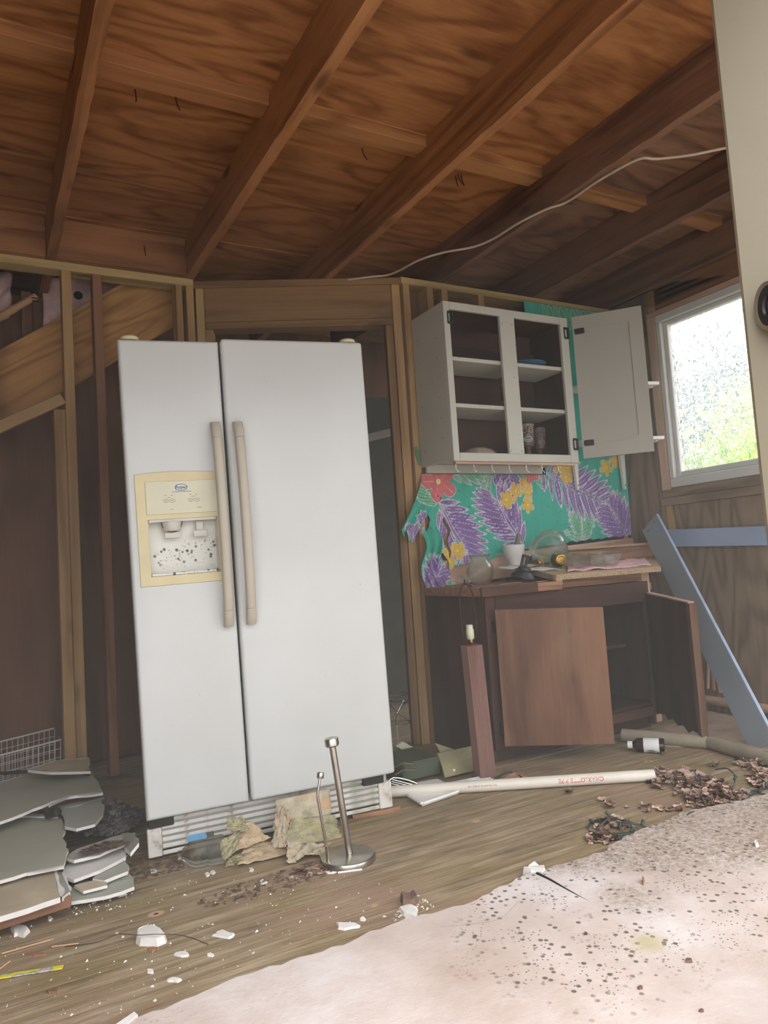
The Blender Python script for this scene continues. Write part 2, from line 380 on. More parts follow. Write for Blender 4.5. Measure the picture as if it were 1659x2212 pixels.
def m_slab():
    k = NT('mould_spotted_cement'); w = k.world((1, 1, 1)); sep = k.n('ShaderNodeSeparateXYZ'); k.t.links.new(w, sep.inputs[0]); x, y = sep.outputs[0], sep.outputs[1]
    n = k.noise(w, 2.6, 5, .6); c = k.ramp(n, [(.3, s2l(180, 160, 148)), (.5, s2l(198, 182, 174)), (.66, s2l(212, 202, 198))])
    # worn sandy patch towards the window
    wob = k.math('MULTIPLY', k.math('SUBTRACT', k.noise(w, 3.4, 4, .6), .5), .5)
    pn = k.math('ADD', k.math('MULTIPLY', k.math('ADD', k.math('SUBTRACT', y, 2.63), k.math('MULTIPLY', x, .75)), 2.4), wob)
    bx = k.math('SUBTRACT', x, 1.42); by_ = k.math('SUBTRACT', y, 1.39); bl_ = k.math('SUBTRACT', .12, k.math('SQRT', k.math('ADD', k.math('MULTIPLY', bx, bx), k.math('MULTIPLY', by_, by_)))); pn = k.math('MAXIMUM', pn, k.math('ADD', k.math('MULTIPLY', bl_, 3.0), wob))
    fleck = k.noise(w, 75, 4, .8)
    pm = k.math('MULTIPLY', k.step(pn, -.02, .28), k.step(fleck, .62, .40)); c = k.mix(k.math('MULTIPLY', pm, .9), c, s2l(140, 122, 102))
    # black mould freckles, thicker to the right
    reg = k.step(k.math('ADD', k.math('MULTIPLY', k.math('SUBTRACT', x, .92), 2.2), k.math('MULTIPLY', k.math('SUBTRACT', k.noise(w, 3.3, 3), .5), 1.5)), .0, .3); reg = k.math('MULTIPLY', reg, k.step(y, 1.02, 1.12))
    sp = k.math('MULTIPLY', k.step(k.voro(w, 44), .31, .2), k.step(k.noise(w, 13, 2), .40, .52)); sp2 = k.math('MULTIPLY', k.step(k.voro(w, 95), .26, .16), k.step(k.noise(w, 9, 2), .48, .58))
    c = k.mix(k.math('MULTIPLY', k.math('MULTIPLY', k.math('MAXIMUM', sp, sp2), reg), .9), c, s2l(88, 80, 70))
    # brown freckles on the left
    rl = k.step(x, .62, .3); br = k.math('MULTIPLY', k.step(k.voro(w, 60), .3, .15), k.step(k.noise(w, 7, 3), .5, .62)); c = k.mix(k.math('MULTIPLY', k.math('MULTIPLY', br, rl), .6), c, s2l(160, 116, 84))
    # mustard stain
    dx = k.math('SUBTRACT', x, 1.285); dy = k.math('SUBTRACT', y, 1.225); dd = k.math('SQRT', k.math('ADD', k.math('MULTIPLY', dx, dx), k.math('MULTIPLY', k.math('MULTIPLY', dy, dy), 1.6)))
    c = k.mix(k.math('MULTIPLY', k.step(k.math('ADD', dd, k.math('MULTIPLY', k.noise(w, 26, 4), .07)), .1, .05), .6), c, s2l(172, 160, 104))
    k.bump(k.math('ADD', k.noise(w, 40, 4, .7), k.math('MULTIPLY', n, .6)), .25, .01); return k.fin(c, .75, 0, .35)
M_['slab'] = m_slab()
M_['dirt'] = flat('pale_dusty_floor', (176, 154, 134), .95, var=.25, sc=9)
M_['steel'] = flat('brushed_steel', (176, 170, 160), .28, 1.0, var=.1, sc=30)
M_['chrome'] = flat('chrome_wire', (196, 196, 190), .2, 1.0)
M_['brass'] = flat('tarnished_brass', (176, 132, 62), .3, 1.0)
M_['pvc'] = flat('dusty_white_pvc', (214, 206, 192), .45, var=.06, sc=10)
M_['greypipe'] = flat('grimy_grey_pipe', (150, 138, 118), .8, var=.2, sc=9)
M_['pinkins'] = flat('pink_insulation_facing', (240, 198, 198), .9, var=.25, sc=14)
M_['bamboo'] = flat('pale_pole', (206, 158, 118), .7, var=.12, sc=18)
M_['towel'] = flat('pink_towel', (216, 172, 172), .95, var=.18, sc=30)
M_['stone'] = flat('grey_mortar_stone', (214, 210, 204), .5, var=.06)
M_['stone_d'] = flat('grey_pestle_stone', (128, 122, 112), .6, var=.1)
M_['rubberblack'] = flat('matte_black_plastic', (48, 48, 48), .55)
M_['brownglass'] = flat('brown_bottle_glass', (46, 28, 22), .15)
M_['paperwhite'] = flat('white_paper', (222, 218, 214), .8, var=.05)
M_['pinkpaper'] = flat('pink_paper', (216, 178, 176), .85, var=.08)
M_['greenbox'] = flat('dark_green_plastic', (78, 82, 62), .5)
M_['greenboard'] = flat('mossy_board', (146, 138, 104), .85, var=.15, sc=14)
M_['wiregreen'] = flat('green_cord', (50, 62, 58), .5)
M_['cable'] = flat('off_white_cable', (190, 172, 150), .6)
M_['blackcord'] = flat('dark_brown_cord', (48, 38, 34), .6)
M_['rust'] = flat('rusty_nail', (62, 40, 30), .8, .4)
M_['plate_blue'] = flat('blue_glaze', (70, 104, 136), .3)
M_['shell'] = flat('shell_bowl', (186, 170, 150), .4, var=.3, sc=40)
M_['tiki'] = flat('brown_mug_glaze', (96, 74, 54), .4, var=.25, sc=30)
M_['tikiblue'] = flat('pale_blue_glaze', (150, 176, 186), .35)
M_['tikiorange'] = flat('orange_glaze', (206, 146, 84), .35)
M_['litter'] = flat('dark_litter', (104, 82, 70), .9, var=.5, sc=30)
M_['fluff'] = flat('grey_fluff', (108, 98, 96), .95, var=.35, sc=30)
def m_leaf(name, a, b):
    k = NT(name); oi = k.n('ShaderNodeSeparateColor'); k.t.links.new(k.voro(k.obj(True), 26, 1, 'Color'), oi.inputs[0]); oi = oi.outputs[0]; return k.fin(k.ramp(oi, [(.1, s2l(*a)), (.5, s2l(*[(p + q) // 2 for p, q in zip(a, b)])), (.9, s2l(*b))]), .8, 0, .3)
M_['dryleaf'] = m_leaf('dry_leaf', (84, 58, 46), (206, 178, 160))
M_['yellowstrip'] = None
def m_glass(name, tint=(1, 1, 1), ior=1.45, rough=.0, transp=.35):
    k = NT(name); t = k.t; t.nodes.remove(k.b)
    g = k.n('ShaderNodeBsdfGlass'); g.inputs['Color'].default_value = (*tint, 1); g.inputs['IOR'].default_value = ior; g.inputs['Roughness'].default_value = rough
    tr = k.n('ShaderNodeBsdfTransparent'); tr.inputs[0].default_value = (*tint, 1); mx = k.n('ShaderNodeMixShader'); mx.inputs[0].default_value = transp
    df = k.n('ShaderNodeBsdfDiffuse'); df.inputs[0].default_value = (.75, .75, .72, 1); m2 = k.n('ShaderNodeMixShader')
    dn_ = k.step(k.noise(k.obj(), 14, 3), .45, .8); k.put(m2.inputs[0], k.math('MULTIPLY', dn_, .18))
    t.links.new(g.outputs[0], mx.inputs[1]); t.links.new(tr.outputs[0], mx.inputs[2]); t.links.new(mx.outputs[0], m2.inputs[1]); t.links.new(df.outputs[0], m2.inputs[2]); t.links.new(m2.outputs[0], k.out.inputs[0]); return k.m
M_['glass'] = m_glass('dusty_clear_glass', (.96, .98, .96), 1.3, .02, .45)
def m_pane():
    """obscure window glass with a crinkled face"""
    k = NT('crinkled_window_glass'); t = k.t; t.nodes.remove(k.b); v = k.obj(False)
    nz = k.noise(v, 34, 3, .55, .6)
    bp = k.n('ShaderNodeBump'); bp.inputs['Strength'].default_value = 1.0; bp.inputs['Distance'].default_value = .02; t.links.new(nz, bp.inputs['Height'])
    r = k.n('ShaderNodeBsdfRefraction'); r.inputs['IOR'].default_value = 1.18; r.inputs['Roughness'].default_value = .02; t.links.new(bp.outputs[0], r.inputs['Normal'])
    tr = k.n('ShaderNodeBsdfTransparent'); mx = k.n('ShaderNodeMixShader'); mx.inputs[0].default_value = .3
    gl = k.n('ShaderNodeBsdfGlossy'); gl.inputs['Roughness'].default_value = .05; m2 = k.n('ShaderNodeMixShader'); m2.inputs[0].default_value = .05
    t.links.new(r.outputs[0], mx.inputs[1]); t.links.new(tr.outputs[0], mx.inputs[2]); t.links.new(mx.outputs[0], m2.inputs[1]); t.links.new(gl.outputs[0], m2.inputs[2]); t.links.new(m2.outputs[0], k.out.inputs[0]); return k.m
M_['pane'] = m_pane()
def m_attr(name, rough=.85, bump=None):
    k = NT(name); a = k.n('ShaderNodeAttribute'); a.attribute_name = 'print'; k.put(k.b.inputs['Base Color'], a.outputs['Color']); k.b.inputs['Roughness'].default_value = rough
    k.b.inputs['Specular IOR Level'].default_value = .2
    n = k.noise(k.obj(False), 900, 1); k.bump(n, .1, .001); return k.m
M_['cloth'] = m_attr('printed_cotton')
M_['print'] = m_attr('printed_surface', .7)
def set_print(me, cols):
    a = me.color_attributes.new('print', 'FLOAT_COLOR', 'POINT')
    c = np.ones((len(me.vertices), 4), np.float32); c[:, :3] = cols; a.data.foreach_set('color', c.ravel())

# ================================================================== STRUCTURE
CZ, RB = 2.585, 2.395        # underside of the roof boards, underside of the rafters (= top of the wall plates)
YL, YB, XW = 3.58, 3.14, 3.45  # stud wall on the left, cabinet wall, window wall
fl = struct('floor')
xs = [-2.6, -.6, 1.86, 3.6]
for j, (ya, yb) in enumerate(((-.3, 1.38), (1.38, 2.6), (2.6, 3.82), (3.82, 4.8))):
    off = (0, .9, 0, .9)[j]; cuts = [-2.6] + [c for c in (-.9 + off, 1.54 + off) if -2.5 < c < 3.5] + [3.6]
    for a, b in zip(cuts[:-1], cuts[1:]):
        wbox('plywood_sheet', (a + .0015, ya + .0015, -.018), (b - .0015, yb - .0015, 0), M_['floor'], fl, bev=.0012)
wbox('joist_base', (-2.6, -.3, -.2), (3.6, 4.8, -.019), M_['rafter'], fl, bev=0)
# cement skim over the boards, its broken edge running across the room
edge_px = [(0, 2300), (130, 2252), (260, 2212), (330, 2188), (420, 2150), (490, 2118), (560, 2095), (650, 2068), (740, 2040), (800, 2012), (860, 1990), (930, 1972), (1000, 1955), (1070, 1922), (1128, 1893), (1200, 1870), (1300, 1840), (1365, 1800), (1430, 1775), (1480, 1752), (1530, 1745), (1600, 1728), (1659, 1715)]
ed = [F(x, y, .018) for x, y in edge_px]; ed = [V((-2.6, ed[0].y, .018))] + ed + [V((3.44, ed[-1].y, .018))]
poly = []
r_ = random.Random(3)
for a, b in zip(ed[:-1], ed[1:]):
    k = max(1, int((b - a).length / .022))
    for q in range(k):
        p = a.lerp(b, q / k); poly.append(p + V((0, r_.uniform(-.007, .007), 0)))
poly += [ed[-1], V((3.44, -1.0, .018)), V((-2.6, -1.0, .018))]
sl = prism('cement_slab', poly, .0175, M_['slab']); sl['kind'] = 'structure'; sl['label'] = 'pinkish white cement skim with a ragged edge and black mould spots, in the foreground'
# outside ground
g = wbox('ground', (-30, -30, -.5), (34, 34, -.21), flat('driveway_gravel', (150, 148, 140), .95), None, bev=0); g['kind'] = 'structure'
# ---- ceiling: roof boards, rafters, seam blocks
ce = struct('ceiling', (0, 0, CZ))
ys = [.55, 1.08, 2.285, 3.47, 4.8]
for j, (a, b) in enumerate(zip(ys[:-1], ys[1:])):
    cuts = [-2.6] + [c for c in ((-.31, 2.2) if j % 2 else (-1.5, .94, 2.2))] + [3.6]
    for xa, xb in zip(cuts[:-1], cuts[1:]):
        wbox('roof_plywood_sheet', (xa + .002, a + .002, CZ), (xb - .002, b - .002, CZ + .016), M_['ply_veiled' if xa > 2 else 'ply_ceiling'], ce, bev=.0015)
RX_ = [-2.14, -1.53, -.92, -.29, .33, .965, 1.62, 2.215, 2.87, 3.43]
for i, x in enumerate(RX_):
    board('rafter', (x - .02, .55, (CZ + RB) / 2), (x - .02, 4.5, (CZ + RB) / 2), CZ - RB, .042, M_['rafter_veiled' if x > 2 else 'rafter'], ce, (0, 0, 1), rough=.004, seed=i)
for i in range(len(RX_) - 1):
    a, b = RX_[i], RX_[i + 1] - .042
    wbox('seam_block', (a, 2.285, CZ - .045), (b, 2.375, CZ - .001), M_['block' if a > .9 else 'rafter'], ce)
    if i > 1: wbox('seam_block', (a, 1.08, CZ - .036), (b, 1.165, CZ - .001), M_['rafter'], ce)
for i in range(5):   # upright blocking above the stud wall
    a, b = RX_[i], RX_[i + 1] - .042
    if b > .97: continue
    wbox('rafter_blocking', (a, 3.50, RB), (b, 3.54, CZ - .001), M_['rafter'], ce)
r_ = random.Random(11)
for (px, py, z, dx) in ((292, 205, CZ, 0), (380, 222, CZ, .4), (783, 330, CZ, .6), (985, 390, CZ, .1), (997, 388, CZ, .2), (990, 385, CZ, .9), (312, 540, CZ - .05, .1)):
    p = F(px, py, z - .02) if py < 500 else OY(px, py, 3.495)
    tube('bent_nail', [p + V((0, 0, .022)), p + V((.002, 0, 0)), p + V((.008 * dx * 2 + .002, -.004, -.022)), p + V((.03 * dx, -.006, -.028))], .0022, M_['rust'], ce, n=5)
# knotty burr on the rafter above the refrigerator
kb_ = OX(712, 185, .967); bm = bmesh.new()
for dz_, rr_ in ((0, .020), (.03, .014), (-.035, .012)):
    r__ = bmesh.ops.create_icosphere(bm, subdivisions=2, radius=rr_); bmesh.ops.translate(bm, vec=V((0, dz_, dz_ * .3)), verts=r__['verts'])
link('knot', me_of(bm), M_['rafter'], ce, T(.966, kb_.y, RB + .022) @ Matrix.Diagonal((.35, 1.3, 1, 1)), smooth=60)
# ---- stud wall on the left
wl = struct('wall_left', (.4, YL, 0))
def stud(parent, x0, x1, y0=YL - .045, y1=YL + .044, z0=.038, z1=RB - .038, m='stud', name='stud'):
    return wbox(name, (x0, y0, z0), (x1, y1, z1), M_[m], parent)
wbox('top_plate', (-2.6, YL - .045, RB - .038), (.963, YL + .044, RB), M_['plate'], wl)
wbox('bottom_plate', (-2.6, YL - .045, 0), (.30, YL + .044, .038), M_['stud'], wl)
stud(wl, .352, .394); stud(wl, .303, .350, z1=1.70, name='jack_stud')
stud(wl, .487, .527, m='stud_red'); stud(wl, .873, .905); stud(wl, .925, .962)
stud(wl, .050, .088, z0=1.66, m='stud_red'); stud(wl, -.55, -.51); stud(wl, -1.16, -1.12); stud(wl, -1.77, -1.73)
# fascia ledger under the stair stringer, on the jack stud
board('stair_ledger', OY(-260, 1040, YL - .02), OY(136, 862, YL - .02), .05, .04, M_['stud'], wl, (0, 0, 1))
# alcove back
wk = struct('wall_back', (.5, 4.72, 0))
for a in (-2.6, -1.38, -.16, 1.06, 2.28):
    board('brown_panel', (a + .61, 4.70, .02), (a + .61, 4.70, RB + .19), 1.216, .012, M_['panel'], wk, (1, 0, 0))
wbox('backing', (-2.6, 4.71, 0), (3.6, 4.80, CZ), M_['panel'], wk, bev=0)
ws = struct('wall_far_left', (-2.6, 2, 0)); wbox('backing', (-2.68, -.3, -.02), (-2.6, 4.8, CZ), M_['panel'], ws, bev=0)
# ---- angled wall with the closet doorway
wc = struct('wall_corner', (1.45, 3.36, 0))
A0, A1 = V((.963, 3.56, 0)), V((1.945, 3.15, 0)); ad = (A1 - A0).normalized(); an = V((-ad.y, ad.x, 0)); AL = (A1 - A0).length
if an.y < 0: an = -an
def ab(name, u0, u1, z0, z1, m, t=.089, off=0.0, par=wc):
    """board in the angled wall from u0 to u1 along it"""
    c = A0 + ad * ((u0 + u1) / 2) + an * (t / 2 + off); R = Matrix((ad, an, V((0, 0, 1)))).transposed().to_4x4(); R.translation = V((c.x, c.y, (z0 + z1) / 2))
    return wbox_local(name, (u1 - u0), t, z1 - z0, M_[m], par, R)
def wbox_local(name, sx, sy, sz, m, parent, R, bev=.002):
    if sz > sx: return link(name, box_me(sz, sy, sx, min(bev, .3 * min(sx, sy, sz))), m, parent, R @ RY(-PI / 2))
    return link(name, box_me(sx, sy, sz, min(bev, .3 * min(sx, sy, sz))), m, parent, R)
ab('top_plate', .0, AL, RB - .036, RB, 'header'); ab('door_header', .056, AL - .052, RB - .215, RB - .038, 'header', .06)
ab('header_plate', .056, AL - .052, RB - .252, RB - .217, 'header')
ab('king_stud', .014, .054, .0, RB - .038, 'plate'); ab('jack_stud', .056, .094, 0, RB - .254, 'stud')
ab('jack_stud', AL - .092, AL - .054, 0, RB - .254, 'header'); ab('king_stud', AL - .05, AL - .006, 0, RB - .038, 'stud')
# ---- cabinet wall
wb = struct('wall_right_back', (2.7, YB, 0), None); wb.name = 'wall_centre'; WM['wall_centre'] = WM['wall_right_back'].copy()
wbox('top_plate', (1.945, YB - .0, RB - .036), (XW, YB + .089, RB), M_['plate'], wb)
stud(wb, 1.95, 1.99, YB - .004, YB + .089, 0, RB - .036); stud(wb, 1.994, 2.022, YB + .0, YB + .089, 0, RB - .2, 'stud_red')
for x in (2.10, 2.195, 2.44, 2.86, 3.40): stud(wb, x, x + .04, YB, YB + .089, 0, RB - .036, 'stud')
for a, b in ((2.024, 2.73), (2.73, XW + .1)):
    board('dark_panel', ((a + b) / 2, YB + .098, 0), ((a + b) / 2, YB + .098, CZ - .2), b - a - .003, .012, M_['panel'], wb, (1, 0, 0))
wbox('backing', (2.0, YB + .106, 0), (XW + .1, YB + .15, RB), M_['panel'], wb, bev=0)
board('ledger_board', (1.99, YB - .022, .835), (XW - .01, YB - .022, .905), .13, .036, M_['ledger'], wb, (0, 0, 1))
# ---- window wall
ww = struct('wall_right', (XW, 1.5, 0))
WY0, WY1, WZ0, WZ1 = 1.62, 2.80, 1.235, 2.235
def sid(y0, y1, z0, z1, name='siding_sheet', m='siding', x=XW, t=.014):
    board(name, (x + t / 2, (y0 + y1) / 2, z0), (x + t / 2, (y0 + y1) / 2, z1), abs(y1 - y0), t, M_[m], ww, (0, 1, 0))
sid(2.861, 3.138, .0, RB); sid(WY1 + .003, 2.858, 0, RB, 'trim_stud', 'stud')
sid(1.62, 2.80, 0, WZ0 - .1); sid(.4, 1.617, 0, CZ); sid(-.3, .397, 0, CZ)
wbox('window_header', (XW, WY0, WZ1 + .03), (XW + .03, WY1, CZ), M_['panel'], ww)
wbox('header_strip', (XW - .012, WY0 - .05, WZ1 + .002), (XW + .03, 2.86, WZ1 + .03), M_['ledger'], ww)
wbox('sill_board', (XW - .016, WY0 - .05, WZ0 - .1), (XW + .03, 2.87, WZ0 - .055), M_['siding'], ww)
wbox('sill_board', (XW - .004, WY0 - .05, WZ0 - .053), (XW + .03, 2.87, WZ0 - .002), M_['siding'], ww)
board('window_jamb', (XW + .002, 2.832, WZ0 - .01), (XW + .002, 2.832, WZ1 + .0), .056, .03, M_['ledger'], ww, (0, 1, 0), rough=.003, seed=4)
wbox('wall_plate', (XW - .0, .0, RB - .1), (XW + .05, 3.14, RB - .002), M_['rafter'], ww)
for y0, y1, z0, z1 in ((-.3, WY0, -.02, CZ), (WY1 + .06, 3.2, -.02, CZ), (WY0, WY1 + .06, -.02, WZ0 - .06), (WY0, WY1 + .06, WZ1 + .06, CZ)):
    wbox('backing', (XW + .016, y0, z0), (XW + .09, y1, z1), M_['panel'], ww, bev=0)
win = struct('window_1', (XW, 2.2, WZ0))
def wf(name, y0, y1, z0, z1, x0, x1, m='vinyl'): return wbox(name, (x0, y0, z0), (x1, y1, z1), M_[m], win, bev=.004)
wf('frame_rail', WY0, WY1, WZ0, WZ0 + .05, XW - .012, XW + .07); wf('frame_rail', WY0, WY1, WZ1 - .045, WZ1, XW - .012, XW + .07)
wf('frame_stile', WY1 - .03, WY1, WZ0 + .051, WZ1 - .046, XW - .012, XW + .07); wf('frame_stile', WY0, WY0 + .04, WZ0 + .051, WZ1 - .046, XW - .012, XW + .07)
wf('sash_stile', WY1 - .058, WY1 - .031, WZ0 + .051, WZ1 - .046, XW + .012, XW + .05); wf('sash_rail', WY0 + .041, WY1 - .059, WZ0 + .051, WZ0 + .085, XW + .012, XW + .05)
wf('sash_rail', WY0 + .041, WY1 - .059, WZ1 - .07, WZ1 - .046, XW + .012, XW + .05)
pn = link('window_pane', grid_me(2, 2, lambda u, v: (0, (u - .5) * (WY1 - WY0 - .1), (v - .5) * (WZ1 - WZ0 - .155))), M_['pane'], win, T(XW + .03, (WY0 + WY1) / 2 - .009, (WZ0 + WZ1) / 2 + .007))
# floor-level trim at the window wall
t1 = tube('baseboard_right', [(XW - .02, 2.95, .062), (XW - .02, 2.4, .06), (XW - .03, 1.9, .055)], .024, M_['ledger']); t1['kind'] = 'structure'
t1['label'] = 'rounded dusty trim along the foot of the window wall'
# added front wall, out of view, cutting sky light on the refrigerator top
wfn = struct('wall_front_blocker', (0, .5, 2.1))
wbox('sky_block_header', (-2.6, .50, 2.12), (3.45, .545, CZ), M_['panel'], wfn); wbox('sky_block_panel', (-2.6, .50, 0), (-1.1, .545, 2.118), M_['panel'], wfn)
# painted post by the entrance
po = struct('trim_1', (1.24, .77, 0), 'beige painted post at the right edge of the entrance')
PR = T(1.264, .766, 0) @ RZ(-math.radians(58))
wbox('post', (-.052, -.045, 0), (.055, .045, 2.118), M_['postpaint'], po, bev=.004, M=PR)
# a pole end fixed to that post
kb = thing('pole_stub', 'beige pole end with a dark hollow core fixed to the foreground post', 'pole', (1.2, .73, 1.3))
kc = V((1.178, .73, 1.295)); kd = V((.86, -.47, .035)).normalized(); Q = kd.to_track_quat('Z', 'Y').to_matrix().to_4x4(); Q.translation = kc
lathe('sleeve', [(.0, .012), (.032, .012), (.034, .002), (.040, 0), (.043, .006), (.043, .2), (0, .2)], M_['postpaint'], kb, Q)
lathe('core', [(.0, .004), (.008, .003), (.010, .0075), (.018, .008), (.020, .004), (.0335, .003), (.0335, .0115), (0, .0115)], M_['black'], kb, Q)
# closet interior seen past the doorway
cp = thing('stored_door', 'dull grey door slab standing in the dark closet behind the refrigerator', 'door', (1.9, 4.3, 0))
prism('slab', [(1.75, 4.35, 0.0), (2.75, 4.05, 0.0), (2.75, 4.05, 2.02), (1.75, 4.35, 2.02)], .03, flat('grey_green_panel', (126, 126, 112), .8), cp, (0, 1, 0))
board('batten', (1.75, 4.32, 1.63), (2.75, 4.02, 1.86), .05, .02, M_['trimwhite'], cp, (0, 0, 1))

# ================================================================== OUTSIDE THE WINDOW
def foliage(n, c, s, lf, seed, tilt=1.0):
    r = np.random.default_rng(seed); d = r.normal(size=(n, 3)); d /= np.linalg.norm(d, axis=1)[:, None]
    rad = r.uniform(.55, 1.0, (n, 1)); bump = 1 + .22 * np.sin(d[:, :1] * 7 + seed) * np.cos(d[:, 2:] * 6)
    p = d * rad * bump * np.array(s); a = r.normal(size=(n, 3)); a /= np.linalg.norm(a, axis=1)[:, None]; b = np.cross(a, r.normal(size=(n, 3))); b /= np.linalg.norm(b, axis=1)[:, None]
    L = lf * r.uniform(.6, 1.3, (n, 1)); w = L * .3
    vs = np.stack([p, p + a * L * .5 + b * w, p + a * L, p + a * L * .5 - b * w], 1).reshape(-1, 3)
    me = bpy.data.meshes.new('f'); idx = np.arange(n * 4).reshape(n, 4)
    me.from_pydata(vs.tolist(), [], idx.tolist()); me.update(); return me
def m_fol(name, a, b):
    k = NT(name); n = k.noise(k.world(), 3.2, 4, .65); t = k.n('ShaderNodeBsdfTranslucent'); col = k.ramp(n, [(.35, s2l(*a)), (.65, s2l(*b))])
    k.put(t.inputs[0], col); mx = k.n('ShaderNodeMixShader'); mx.inputs[0].default_value = .4; k.fin(col, .7, 0, .2)
    k.t.links.new(k.b.outputs[0], mx.inputs[1]); k.t.links.new(t.outputs[0], mx.inputs[2]); k.t.links.new(mx.outputs[0], k.out.inputs[0]); return k.m
fgreen, fyel, fgrey = m_fol('bright_green_foliage', (104, 156, 46), (190, 214, 76)), m_fol('yellow_green_foliage', (188, 198, 124), (224, 228, 176)), m_fol('grey_green_foliage', (96, 114, 106), (160, 176, 168))
def bush(name, c, s, m, n, lf, seed, label, cat):
    t = thing(name, label, cat, (c[0], c[1], -.21)); f = link('foliage', foliage(n, c, s, lf, seed), m, t, T(c)); f['kind'] = 'stuff'
    tube('trunk', [(c[0], c[1], -.21), (c[0] + .05, c[1], c[2] * .5), (c[0], c[1] + .05, c[2])], [.09, .07, .04], M_['rafter'], t, n=7)
bush('shrub', (6.6, 4.2, .9), (1.1, 1.9, 1.0), fgreen, 5200, .13, 1, 'bright green shrub low outside the window', 'shrub')
bush('shrub', (9.2, 5.0, 1.7), (1.4, 2.4, 1.45), fyel, 5200, .16, 2, 'yellow green bush behind the low shrub outside the window', 'shrub')
bush('tree', (12.5, 9.4, 2.6), (2.2, 3.2, 2.7), fgrey, 6500, .22, 3, 'hazy grey green tree farthest outside the window', 'tree')
bush('tree', (16.0, 2.6, 2.1), (2.0, 2.6, 2.1), fyel, 4500, .22, 4, 'pale tree outside, right of the grey green tree', 'tree')
# ================================================================== REFRIGERATOR
def rotm(yaw, pitch, roll): return RZ(yaw) @ RX(pitch) @ RY(roll)
FR = T(.444, 2.455, 0) @ rotm(-.149, .02, -.022)
fr = thing('refrigerator', 'white side-by-side refrigerator with an ice and water dispenser, leaning before the closet doorway', 'refrigerator', None, M=T(.85, 2.7, 0))
FW_, FH_, FB_, SP = .846, 1.702, .139, .329
def fb(name, a, b, m, par=fr, bev=.003, seg=1): return wbox(name, a, b, M_[m], par, bev, FR, seg)
fb('body', (.012, .066, .02), (FW_ - .012, .70, FH_ - .006), 'fridge_side', bev=.006)
def door(name, x0, x1, z0, z1, hole=None):
    """rounded door slab; hole = (x0,x1,z0,z1,depth) cut for the dispenser"""
    bm = bmesh.new(); cx, cz = (x0 + x1) / 2, (z0 + z1) / 2
    if not hole:
        bm_box(bm, (0, .03, 0), (x1 - x0, .06, z1 - z0), None, .012, 3)
    else:
        hx0, hx1, hz0, hz1, dp = hole; e = .012
        X = [x0 + e, hx0, hx1, x1 - e]; Z = [z0 + e, hz0, hz1, z1 - e]
        vv = [[bm.verts.new((x - cx, 0, z - cz)) for x in X] for z in Z]
        for j in range(3):
            for i in range(3):
                if i == 1 and j == 1: continue
                bm.faces.new((vv[j][i], vv[j][i + 1], vv[j + 1][i + 1], vv[j + 1][i]))
        ring = [vv[0][0], vv[0][1], vv[0][2], vv[0][3], vv[1][3], vv[2][3], vv[3][3], vv[3][2], vv[3][1], vv[3][0], vv[2][0], vv[1][0]]
        cur = ring
        for st in ((.45, .0015), (.8, .0055), (1.0, .012), (1.0, .06)):
            nr = []
            for v in ring:
                sx = -1 if abs(v.co.x - (x0 + e - cx)) < 1e-6 else (1 if abs(v.co.x - (x1 - e - cx)) < 1e-6 else 0)
                sz = -1 if abs(v.co.z - (z0 + e - cz)) < 1e-6 else (1 if abs(v.co.z - (z1 - e - cz)) < 1e-6 else 0)
                nr.append(bm.verts.new((v.co.x + sx * e * st[0], st[1], v.co.z + sz * e * st[0])))
            for i in range(len(ring)): bm.faces.new((cur[i], cur[(i + 1) % 12], nr[(i + 1) % 12], nr[i]))
            cur = nr
        bm.faces.new(cur)
    return link(name, me_of(bm), M_['fridge'], fr, FR @ T(cx, 0, cz), smooth=40)
dl = door('freezer_door', 0, SP - .004, FB_, FH_ - .011, (.060, .281, .908, 1.093, .06)); dl['label'] = 'left door with the dispenser'
dr = door('fresh_food_door', SP + .004, FW_, FB_, FH_)
fb('gasket', (.02, .0605, FB_ + .01), (FW_ - .02, .0655, FH_ - .02), 'gasket', bev=0)
# dispenser: raised bezel with an arched head, mouldy recess, printed panel
bz = bmesh.new()
out = [(.026, .877), (.303, .877), (.303, 1.243), (.25, 1.248), (.165, 1.251), (.08, 1.248), (.026, 1.243)]
inn = [(.060, .908), (.281, .908), (.281, 1.093), (.225, 1.093), (.165, 1.093), (.11, 1.093), (.060, 1.093)]
def ringv(pl, y): return [bz.verts.new((x - .165, y, z - 1.06)) for x, z in pl]
o0, o1, o2 = ringv(out, .0), ringv([(x + (.165 - x) * .01, z + (1.06 - z) * .01) for x, z in out], -.005), None
i1, i0 = ringv(inn, -.005), ringv(inn, .057)
for a, b in ((o0, o1), (o1, i1), (i1, i0)):
    for i in range(7): bz.faces.new((a[i], a[(i + 1) % 7], b[(i + 1) % 7], b[i]))
dz = link('dispenser', me_of(bz), M_['cream'], fr, FR @ T(.165, 0, 1.06))
fb('recess', (.0605, .045, .9085), (.2805, .0575, 1.0925), 'recess', dz, bev=.001)
fb('recess_side', (.0605, .006, .9085), (.0625, .0445, 1.0925), 'clearplastic', dz, bev=0); fb('recess_side', (.2785, .006, .9085), (.2805, .0445, 1.0925), 'clearplastic', dz, bev=0)
fb('recess_ceiling', (.063, -.002, 1.084), (.278, .0445, 1.0925), 'clearplastic', dz, bev=0); fb('drip_tray', (.063, -.002, .9085), (.278, .0445, .918), 'recess', dz, bev=.002)
fb('control_panel', (.058, -.0085, 1.109), (.299, -.0052, 1.217), 'panelcream', dz, bev=.001)
